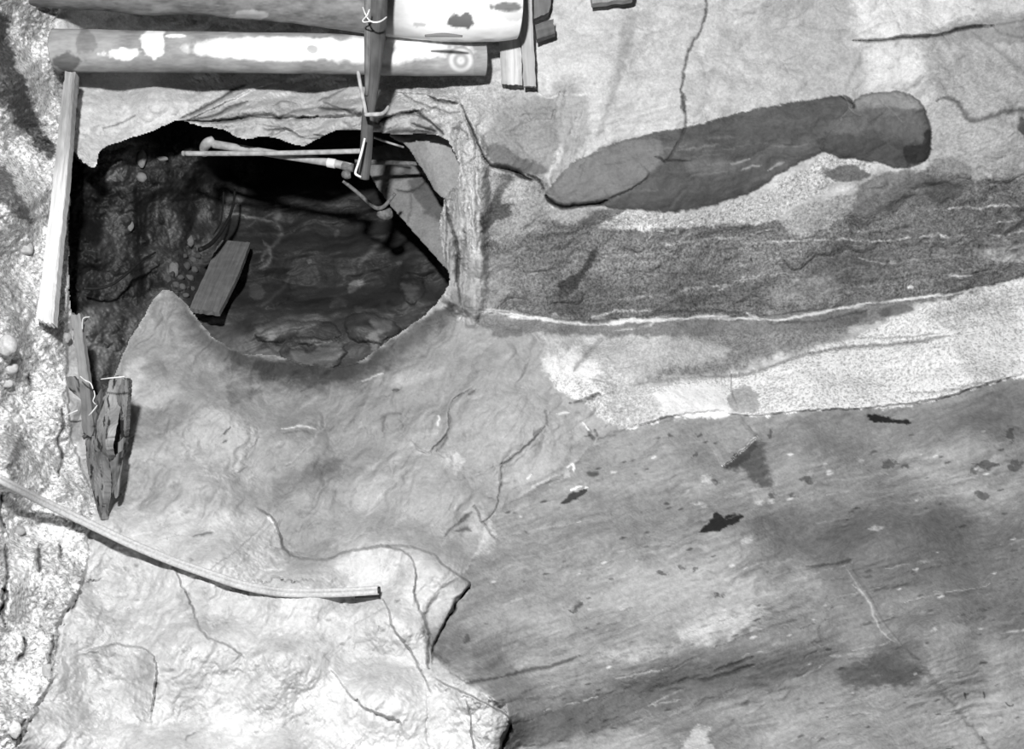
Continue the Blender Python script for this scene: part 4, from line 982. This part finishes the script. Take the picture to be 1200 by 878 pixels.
def slab(name, poly, plane, thick, tonefn, step=1.25, ragged=2.0, shrink=.97, rough=.01):
    """broken slab of rock with a real edge: plane = (distance, x0, y0, d/dx, d/dy)"""
    a = np.array(poly, float); x0, y0 = a.min(0)-8; x1, y1 = a.max(0)+8
    B = Sheet(x0, x1, y0, y1, step)
    sd = B.poly_sd(smooth_poly(poly, True, 4) if len(poly) > 6 else poly, ragged, (slice(None), slice(None)))
    B.D[:] = plane[0]+(B.X-plane[1])*plane[3]+(B.Y-plane[2])*plane[4]
    B.D -= .02*np.sqrt(np.clip(sd, 0, 10)/10) + rough*fbm(B.X/18, B.Y/18, 301, 4) + rough*.4*fbm(B.X/6, B.Y/6, 303, 3)
    tonefn(B)
    B.T = np.clip(B.T, .01, .93)
    out_c = cell(sd) <= 0
    o = B.build({1: name}, np.full(out_c.shape, 1), ~out_c, M_ROCK)[name]
    c = a.mean(0)
    r = rim(B, out_c, 'edge', thick, shrink, c[0], c[1])
    # one mesh: front face and broken edge together
    dg = bpy.context.evaluated_depsgraph_get
    me1, me2 = o.data, r.data
    n1 = len(me1.vertices)
    v = [tuple(q.co) for q in me1.vertices]+[tuple(q.co) for q in me2.vertices]
    f = [tuple(p.vertices) for p in me1.polygons]+[tuple(i+n1 for i in p.vertices) for p in me2.polygons]
    t1 = np.zeros(n1, np.float32); me1.attributes['tone'].data.foreach_get('value', t1)
    t2 = np.zeros(len(me2.vertices), np.float32); me2.attributes['tone'].data.foreach_get('value', t2)
    bpy.data.objects.remove(o); bpy.data.objects.remove(r)
    return mesh_obj(name, v, f, M_ROCK, np.concatenate([t1, t2]))

def nz(x, y, s, seed=0, o=4): return sfbm(float(x/s), float(y/s), seed, o)
def blob(x, y, cx, cy, rx, ry, seed=1, soft=.12, rag=.5):
    q = math.hypot((x-cx)/rx, (y-cy)/ry)+rag*nz(x, y, 9, seed)
    return min(max((1+soft-q)/(2*soft), 0), 1)

# ---- the two logs across the top
def tone_low(x, y):
    t = .33+.12*nz(x, y, 30, 3)+.08*nz(x, y*4, 8, 5)
    wht = max(blob(x, y, 180, 50, 13, 17, 2), blob(x, y, 143, 63, 22, 7, 3), blob(x, y, 330, 57, 105, 14, 4, .12, .2), blob(x, y, 452, 58, 80, 14, 6, .3), blob(x, y, 205, 42, 12, 2, 8))
    t = t*(1-wht)+.92*wht
    t = t*(1-.5*blob(x, y, 366, 57, 7, 5, 9)); t = t*(1-.6*blob(x, y, 78, 72, 16, 10, 11)); t *= 1-.35*blob(x, y, 100, 50, 12, 16, 12)
    kn = math.hypot((x-540)/13, (y-71)/13)
    if kn < 1.3: t = .5+.16*math.sin(kn*9)
    if x > 555: t *= .85
    return t
low = rod('timber_log', [(66,59,4.28,24),(140,60,4.29,23.5),(300,62,4.31,23),(440,65,4.36,22),(510,68,4.40,20),(569,70,4.44,18)], M_PEELED, 420, 110, tone_low, .05, .9, 2, curve=True)
tag(low, 'lower of the two logs across the opening, peeled white in patches, with a round knot', 'log', 'logs across the top')
def tone_up(x, y):
    right = min(max((x-440)/60, 0), 1)
    t = .20+.10*nz(x, y*2.5, 24, 33)+.08*nz(x, y*5, 8, 35)
    t = t*(1-right)+.92*right
    t = t*(1-.85*blob(x, y, 541, 25, 16, 9, 37, .1, .55)); t = t*(1-.4*blob(x, y, 493, 29, 7, 3, 39)); t = t*(1-.8*blob(x, y, 592, 8, 22, 5, 40, .2, .6)); t *= 1-.3*blob(x, y, 600, 18, 12, 8, 42, .2, .6)
    if x < 420: t = t*(1-.0)+.5*blob(x, y, 290, 18, 20, 6, 44)*.5
    return t
up = rod('timber_log', [(28,-38,4.14,42),(150,-30,4.16,43),(300,-22,4.2,43),(420,-8,4.22,44),(520,-1,4.25,46),(580,1,4.28,45),(606,2,4.3,41)], M_PEELED, 420, 120, tone_up, .06, .8, 4)
tag(up, 'upper thicker log at the top edge, white peeled right half with a dark stain', 'log', 'logs across the top')
loose = rod('bark_sliver', [(498,42,4.06,1.4),(520,41,4.05,2.4),(542,42.5,4.06,1.2)], M_WOOD, 14, 6, .2)
tag(loose, 'small dark sliver of bark under the upper white log', 'bark')

# ---- split post in front of the logs
post = rod('timber_post', [(446,-40,3.82,11),(443,0,3.88,11.5),(440,50,3.97,10.5),(436,100,4.08,8.5),(431,140,4.16,7.5),(429,180,4.24,7.2),(426,209,4.3,6.8)], M_WOOD, 120, 18, lambda x, y: .085+.06*nz(x*3, y, 20, 51), .1, .8, 6)
tag(post, 'dark split post hanging down across both logs into the opening', 'post')
bt = rod('batten', [(433,-40,3.8,4.5),(431.5,0,3.86,4.6),(431,40,3.93,4.4),(430.5,80,4.01,3.6),(429.5,112,4.08,1.8)], M_WOOD, 60, 10, lambda x, y: .15+.1*nz(x*3, y, 14, 53), .12, .8, 7); adopt(bt, post)
w1_ = rod('wire_tie', [(425,8,3.84,.9),(428,16,3.80,.9),(432,23,3.77,.9),(438,26,3.76,1.0),(446,25,3.78,1.0),(453,20,3.83,.9)], M_WIRE, 30, 8); adopt(w1_, post)
w2_ = rod('wire_tie', [(433,11,3.78,.8),(430,18,3.77,.8),(425,24,3.8,.9),(427,26,3.8,.9),(433,25,3.77,.8)], M_WIRE, 24, 8); adopt(w2_, post)
hk = rod('iron_hook', [(428,134.5,4.02,2.4),(440,134,4.0,2.6),(447,133.5,4.02,2.4),(452,130,4.05,2.1),(455,125,4.08,1.8)], M_STEEL, 30, 10)
tag(hk, 'grey iron hook curling round the front of the dark post', 'hook')
hr = rod('shank', [(419.5,84,4.06,2.2),(422,98,4.05,2.2),(426,118,4.04,2.2),(429,134,4.03,2.2)], M_STEEL, 24, 10); adopt(hr, hk)
bw = rod('bent_wire', [(427.5,162,4.12,1.2),(424,177,4.14,1.5),(420,191,4.14,1.4),(416.5,202,4.16,1.5),(418,205,4.16,1.5),(423,207.5,4.17,1.3)], M_WIRE, 40, 8)
tag(bw, 'white bent wire at the bottom of the dark post', 'wire')

# ---- pipes in the opening
p1 = rod('iron_pipe', [(217,180,4.72,3),(240,180,4.70,3),(330,179.5,4.63,3),(426,177,4.55,3)], M_STEEL, 60, 12)
tag(p1, 'thin straight grey pipe running across the top of the opening', 'pipe', 'pipes in the opening')
pe = rod('pipe_end', [(214,180,4.742,3.2),(224,180,4.735,3.2)], M_STEEL, 8, 12); adopt(pe, p1)
p2 = rod('iron_pipe', [(250,169,4.78,5),(300,177,4.74,4.6),(350,185,4.70,4.6),(388,191,4.67,4.8),(412,196,4.65,4.8)], M_STEEL, 60, 14, lump=.08)
tag(p2, 'thicker sloping pipe with a bright coupling and a bent left end', 'pipe', 'pipes in the opening')
el = rod('elbow', [(240,182,4.83,4),(239,174,4.80,5.2),(243,168,4.77,6),(250,164,4.78,5)], M_STEEL, 24, 14, lump=.12); adopt(el, p2)
cp = rod('coupling', [(384,190.5,4.67,5.6),(393,192,4.665,5.6)], M_WIRE, 8, 16, curve=False); adopt(cp, p2)
fl_ = rod('flange', [(402,194,4.66,5.2),(408,196,4.655,5.6),(414,197,4.65,5.0)], M_RUST, 10, 16, lump=.1); adopt(fl_, p2)
kn_ = rod('valve_knob', [(403,204,4.64,4.5),(407,205,4.63,5.5),(411,205,4.63,4.0)], M_RUST, 10, 14, lump=.1); adopt(kn_, p2)
p3 = rod('iron_rod', [(416,190,4.86,3.2),(440,190,4.9,3),(490,192,4.96,2.4)], M_RUST, 20, 10)
tag(p3, 'dark rod running right from behind the post over the leaning slab', 'rod')
p4 = rod('thin_rod', [(438,161,4.72,1.3),(455,167,4.74,1.4),(473,172.5,4.78,1.3)], M_STEEL, 20, 8)
tag(p4, 'short thin pale rod right of the post under the rock brow', 'rod')
hr2 = rod('bent_bar', [(402,212,4.7,2.2),(418,225,4.74,2.3),(434,239,4.78,2.4),(442,244,4.79,2.5),(450,242,4.78,2.4),(457,234,4.76,2.2),(463,227,4.75,2)], M_RUST, 50, 10)
tag(hr2, 'bent iron bar with an upturned end below the pipes', 'bar')
ft = rod('bar_foot', [(443,248,4.82,5),(450,251,4.84,8),(457,250,4.86,7)], M_RUST, 12, 12, lump=.2); adopt(ft, hr2)

# ---- planks on the wall right of the logs
wk_ = lambda a, s: (lambda x, y: a+.05*nz(x*3, y, 14, s))
b1 = board('hanging_plank', [(584,30,4.47),(586,65,4.5),(587.5,99,4.53)], [(608,28,4.47),(611,65,4.5),(612,100,4.53)], .03, M_WOOD, lambda x, y: .36+.25*blob(x, y, 602, 70, 8, 60, 61, .5), 40, 12, (0, .004), .012, 61)
tag(b1, 'wide pale grey plank hanging below the end of the upper log', 'plank', 'planks right of the logs')
b2 = board('hanging_plank', [(608.5,-50,4.42),(610,20,4.46),(613.5,101,4.52)], [(621,-50,4.42),(624,20,4.46),(628,101.5,4.52)], .04, M_WOOD, wk_(.40, 62), 60, 6, (0, .004), 0, 62)
tag(b2, 'long narrow vertical plank overlapping the wide pale one', 'plank', 'planks right of the logs')
c1 = board('short_plank', [(625,-25,4.5),(626,-2,4.5),(626,22,4.5)], [(645,-25,4.5),(646,-2,4.5),(643,15,4.5)], .05, M_WOOD, wk_(.16, 63), 20, 6, (0, .003), 0, 63)
tag(c1, 'dark short plank end at the top edge, beside the narrow plank', 'plank', 'short dark plank ends')
c2 = board('short_plank', [(627,29,4.5),(648,22,4.5)], [(629,46,4.5),(651,39,4.5)], .05, M_WOOD, wk_(.12, 64), 20, 6, (0, .003), 0, 64)
tag(c2, 'dark short plank end just below the first, tilted up to the right', 'plank', 'short dark plank ends')
c3 = board('short_plank', [(688,-40,4.5),(694,3,4.5)], [(745,-45,4.5),(742,-2,4.5)], .05, M_WOOD, wk_(.3, 65), 16, 8, (0, .006), 0, 65)
tag(c3, 'bottom edge of a plank just showing at the top of the pale wall', 'plank')

# ---- timber on the gravelly bank
def tone_lean(x, y):
    t = .34+.3*min(max((y-130)/120, 0), 1)*(.7+.3*min(max((y-190)/60,0),1))+.08*nz(x*3, y, 12, 71)
    u = x-(79-(y-85)*.118)
    if 4 < u < 13 and y < 362: t += (.93-t)*min(max((y-170)/110,0),1)
    if u > 14: t *= .8+.4*abs(nz(x, y, 3, 73))
    return t
lean = board('leaning_plank', [(77,84,4.28),(64,200,4.04),(54,290,3.92),(43,374,3.80)], [(89,85,4.28),(80,200,4.04),(71,290,3.92),(63,381,3.80)], .04, M_WOOD, tone_lean, 140, 14, (0, .006), -.006, 71)
tag(lean, 'long pale plank leaning on the gravelly bank below the lower log', 'plank')
sp = board('thin_plank', [(83,368,3.98),(88,410,3.98),(93,450,3.98),(97,512,3.96)], [(94,367,3.98),(99,410,3.98),(104,450,3.98),(110,506,3.96)], .03, M_WOOD, lambda x, y: (.24 if y < 450 else .15)+.05*nz(x*3, y, 10, 75), 60, 6, (.008, .02), 0, 75)
tag(sp, 'narrow dark upright plank stuck in the bank above the splintered board', 'plank')
br = empty('splintered_board', P(122, 590, 3.9))
tag(br, 'splintered dark board sticking out of the bank left of the outcrop', 'board')
def part(o, parent, label=None):
    adopt(o, parent)
    if label: o['label'] = label
    return o
bpy.context.view_layer.update()
def crk(a, s): return lambda x, y: max(.015, (a+.12*nz(x*2.5, y*.5, 8, s))*(1-.9*min(max((nz(x*2.4+4*nz(x,y,9,s),y*.4,6,s+1)-.22)/.1,0),1)))
part(board('board_face', [(134,442,3.88),(129,480,3.88),(124,515,3.89),(121,540,3.91)], [(151,446,3.88),(149,480,3.88),(146,520,3.89),(139,543,3.91)], .035, M_WOOD, crk(.13, 81), 160, 26, (.006, .03), 0, 81), br, 'dark cracked face')
part(board('splinter', [(127,446,3.86),(120,472,3.86),(111,500,3.88),(108,525,3.89),(116,556,3.92)], [(136,443,3.86),(132,475,3.86),(126,505,3.71),(123,528,3.73),(134,548,3.91)], .03, M_WOOD, crk(.27, 83), 140, 22, (.004, .03), .006, 83), br, 'pale torn splinter')
part(board('splinter', [(100,515,3.92),(102,545,3.92),(108,575,3.79),(116,604,3.8)], [(114,512,3.91),(120,540,3.77),(123,570,3.79),(119,604,3.8)], .03, M_WOOD, crk(.17, 85), 120, 20, (.01, .02), 0, 85), br)
part(board('splinter', [(121,545,3.82),(122,565,3.83),(121,586,3.84)], [(145,528,3.82),(140,555,3.83),(133,580,3.84)], .02, M_WOOD, crk(.09, 87), 30, 6, (.01, .03), 0, 87), br)
part(board('splinter', [(138,520,3.82),(137,550,3.83),(134,580,3.84)], [(144,515,3.82),(142,548,3.83),(138,582,3.84)], .01, M_WOOD, crk(.2, 88), 24, 3, (.01, .03), 0, 88), br)
bs = board('broken_slat', [(76,440,4.03),(83,470,4.03),(91,500,4.03),(95,512,4.03)], [(92,445,4.03),(97,470,4.03),(99,495,4.03),(100,508,4.03)], .02, M_WOOD, crk(.13, 89), 30, 6, (.01, .02), 0, 89)
tag(bs, 'short dark broken slat pressed into the bank behind the splintered board', 'slat')
bs2 = board('broken_slat', [(108,470,3.99),(105,490,3.98),(100,508,3.97)], [(119,455,3.99),(115,480,3.98),(106,512,3.97)], .02, M_WOOD, crk(.11, 90), 24, 5, (.01, .02), 0, 90)
tag(bs2, 'dark broken slat between the thin plank and the splintered board', 'slat')
for i, (pts, lab_) in enumerate((([(96.5,386,3.95,.7),(96.5,377,3.93,.7),(98.5,372.5,3.92,.7),(105,371.5,3.92,.6)], 'bent pale straw at the top of the narrow dark upright plank'),
    ([(118,444.5,3.68,.6),(131,443,3.66,.9),(146,441.5,3.66,.9)], 'pale straw lying across the top of the splintered board'),
    ([(94,441,3.9,.6),(100,446,3.88,.8),(106,449,3.88,.8),(109,456,3.88,.6)], 'crooked pale straw crossing the narrow dark plank'),
    ([(104,487,3.8,.7),(107,484,3.79,.8),(111,479,3.79,.8),(114,475,3.8,.6)], 'short pale straw left of the splintered board'),
    ([(110,458,3.84,.7),(111,464,3.83,.7),(109,470,3.83,.7),(112,474,3.84,.6)], 'zigzag pale straw between thin plank and splintered board'),
    ([(78,487,3.85,.6),(84,484,3.84,.8),(91,481,3.84,.8)], 'short straw on the bank left of the broken slat'))):
    s_ = rod('straw', pts, M_STRAW, 20, 6); tag(s_, lab_, 'straw', 'bits of straw')

# ---- long double hose across the lower left
hs = [(-60,528),(0,562),(50,588),(100,612),(150,636),(200,657),(250,675),(280,685),(310,691.5),(340,695),(390,695),(444,692)]
def off(x): return .10 if x < 180 else max(.005, .10-(x-180)/120*.095) if x < 400 else .035
def hose(dx, dy, r, dd): 
    out = []
    for (x, y) in hs:
        out.append((x+dx, y+dy, surf(S, max(x, -60), y)*0+HD(x)-dd, r))
    return out
hx_ = [x for x, _ in hs]; hd_ = []
for (x, y) in hs:
    v_ = min(surf(S, x+a, y+b) for a in (-6, 0, 6) for b in (-5, 0, 5)); hd_.append(v_-off(x))
kern = [hd_[0]]+[.25*hd_[i-1]+.5*hd_[i]+.25*hd_[i+1] for i in range(1, len(hd_)-1)]+[hd_[-1]]
kern = [min(a, b) for a, b in zip(kern, hd_)]
HD = lambda x: float(np.interp(x, hx_, kern))
M_HOSE = plain_material('pale_woven_hose', .50, .7, 0, .18, 90)
h1 = rod('double_hose', hose(0, 2.2, 3.2, .004), M_HOSE, 200, 14); h2 = rod('upper_strand', hose(0, -3.0, 2.6, -.004), M_HOSE, 200, 12); adopt(h2, h1)
tag(h1, 'long pale double hose drooping from the left edge over the outcrop', 'hose')
cp_ = rod('end_cap', [(443,692,HD(443)-.004,4.4),(445.5,691.8,HD(443)-.004,4.4)], M_BLACK, 6, 14, curve=False); adopt(cp_, h1); cp_['label'] = 'dark end of the hose'
tape_shadow = rod('clip', [(416,700,HD(420)+.01,1.6),(445,698,HD(443)+.01,2.4)], M_BLACK, 12, 8); adopt(tape_shadow, h1)  # black strip stands in for shadow and some tape under the hose end

# ---- inside the opening: leaning plank, cable, root, slabs
_s = lambda x, y, o: (x, y, surf(C, x, y)-o)
_g = [(x, y, surf(C, x, y)) for x in range(225, 292, 6) for y in range(284, 366, 6) if abs((x-257)+(y-322)*.45) < 18]
_fit = [(a, a+(b_)) for a in np.arange(5.7, 4.6, -.02) for b_ in (-.55, -.45, -.35, -.25)]
_best = None
for a_, b_ in _fit:      # the plank rests against the rock: nearest tilt that clears it
    m_ = min(d-(a_+(b_-a_)*(y-281)/82) for (x, y, d) in _g)
    if m_ > .045 and (_best is None or a_+b_ > _best[0]+_best[1]): _best = (a_, b_)
PK = _best or (5.3, 4.9)
pk = board('fallen_plank', [(258,281,PK[0]),(240,321,(PK[0]+PK[1])/2),(222,361,PK[1])], [(293,284,PK[0]),(279,322,(PK[0]+PK[1])/2),(257,366,PK[1])], .03, M_WOOD, lambda x, y: .17+.04*nz(x, y*3, 8, 91), 60, 12, (.003, .005), 0, 91)
tag(pk, 'grey plank leaning inside the opening on the dark rock', 'plank')
cb = rod('cable', [(275,222,5.55,1.2),(274,236,5.5,1.4),(269,254,5.42,1.8),(259,272,5.32,2.2),(247,286,5.2,2.6),(234,293,5.1,2.8)], M_BLACK, 40, 8)
tag(cb, 'black cable curving down inside the opening above the fallen plank', 'cable')
cb2 = rod('cable', [(262,225,5.45,.8),(261,245,5.4,1.0),(258,262,5.34,1.0),(250,275,5.26,.9)], M_BLACK, 30, 8)
tag(cb2, 'thinner black cable just left of the curving one', 'cable')
rt = rod('root', [(98,338,4.5,1.6),(115,338,4.56,2),(132,333,4.62,1.8),(148,321,4.7,1.9),(165,306,4.82,1.6),(182,296,4.95,1.1)], M_BLACK, 50, 8, lump=.2)
tag(rt, 'dark root or cable crossing the wet streaky soil wall', 'root')
def tA(B):
    B.T[:] = .31+.04*fbm(B.X/30, B.Y/30, 311, 4)+.03*fbm(B.X/6, B.Y/6, 313, 3)
    B.tone([(455,150),(490,150),(515,235),(500,215),(478,175)], .2, 6, 4, .6)
sa = slab('roof_slab', [(456,158),(478,155),(500,154),(518,156),(540,168),(546,190),(544,212),(534,228),(522,233),(509,222),(500,206),(492,194),(483,180),(474,169)], (4.8, 490, 160, -.0006, -.0002), .22, tA, ragged=1.2)
tag(sa, 'smooth light grey triangular slab hanging in the top right corner of the opening', 'rock slab')
def tB(B):
    B.T[:] = .24+.05*fbm(B.X/26, B.Y/22, 321, 4)+.03*fbm(B.X/7, B.Y/7, 323, 3)
    B.tone([(478,214),(500,206),(520,235),(522,256),(500,252),(490,236)], .09, 6, 6, .8)
    B.stroke([(462,222),(478,224),(494,216),(500,208)], 1.6, .04, .9, .01, ragged=3)
    B.stroke([(480,226),(482,245),(476,262)], 1.2, .1, .6, .006, ragged=3); B.tone([(440,185),(470,185),(480,200),(455,208)], .17, 8, 5, .6)
sb_ = slab('leaning_slab', [(428,176),(460,170),(500,180),(560,215),(560,330),(524,314),(517,308),(498,287),(480,266),(462,246),(444,222),(432,200)], (5.18, 490, 250, -.0009, -.0022), .2, tB, ragged=.8, shrink=.98)
tag(sb_, 'grey leaning slab with a straight slanting edge behind the rock pillar', 'rock slab')

# ---- stones
stones = [(30,291,9,8,.38,'rounded stone in the bank left of the leaning plank',S),(8,405,11,12,.5,'large rounded stone at the left edge below the leaning plank',S),(12,430,9,9,.45,'rounded stone just below the largest one at the left edge',S),(8,449,8,5,.45,'flat stone, lowest of the three at the left edge',S),
    (77,396,6,6,.34,'small round stone right under the foot of the leaning plank',S),(88,688,6,5,.7,'pale stone at the foot of the bank below the hose',S),(55,786,5,8,.4,'upright stone at the foot of the bank, low left',S),(18,855,7,10,.6,'pale stone in the bottom left corner of the bank',S),(22,622,8,6,.3,'dark stone in the bank just under the hose',S),
    (204,316,5.5,9,.20,'pale oval stone inside the opening left of the fallen plank',C),(166,208,6,5.5,.26,'pale angular stone under the left end of the rock brow',C),(166,186,5,10,.28,'upright flat stone under the left of the rock brow',C),(188,186,9,3,.25,'flat pale stone in the soil left of the pipes',C),(153,265,3.5,6,.22,'small oval stone in the wet streaky wall',C),
    (223,283,5,7,.18,'pale stone at the lower end of the black cable',C)]
for i, (x, y, rx, ry, t_, lab_, sh) in enumerate(stones):
    o = stone('stone', x, y, surf(sh, x, y)-.004, rx, ry, t_, i+1, M_SOIL if sh is S else M_ROCK, angular=(i % 3 == 0), depth=.8); tag(o, lab_, 'stone', 'stones in the bank' if sh is S else None)
rs_ = np.random.RandomState(5); k = 0
for (x, y, rx, ry) in ((216,300,4,3),(226,305,5,4),(219,312,4,5),(228,316,4,4),(212,325,4,3),(222,326,5,4),(214,336,4,4),(206,334,4,4),(225,338,4,3),(198,328,3,4),(232,300,4,3),(218,346,4,3)):
    o = stone('rubble_stone', x, y, surf(C, x, y)-.01, rx, ry, .08+.05*rs_.rand(), 40+k, M_ROCK, angular=True, depth=1.0); k += 1
    tag(o, 'small dark angular stone in the rubble left of the fallen plank', 'stone', 'rubble left of the fallen plank')


# ------------------------------------------------------------------ light and camera
w = bpy.data.worlds.new('mine_darkness'); SC.world = w; w.use_nodes = True
w.node_tree.nodes['Background'].inputs[0].default_value = (.5, .5, .5, 1)
w.node_tree.nodes['Background'].inputs[1].default_value = .02
ld = bpy.data.lights.new('flash_bulb', 'POINT'); ld.energy = 1120; ld.shadow_soft_size = .09
lo = bpy.data.objects.new('flash_bulb', ld); lo.location = (-.42, .05, CAMZ + 1.15); COL.objects.link(lo)
cd = bpy.data.cameras.new('camera'); cd.sensor_width = 36; cd.lens = 36 * F / 1200; cd.clip_start = .05
co = bpy.data.objects.new('camera', cd); co.location = (0, 0, CAMZ); co.rotation_euler = (math.pi / 2, 0, 0)
COL.objects.link(co); SC.camera = co
SC.view_settings.view_transform = 'Standard'; SC.view_settings.look = 'None'
SC.view_settings.gamma = 1; SC.view_settings.use_curve_mapping = False; SC.view_settings.exposure = 0
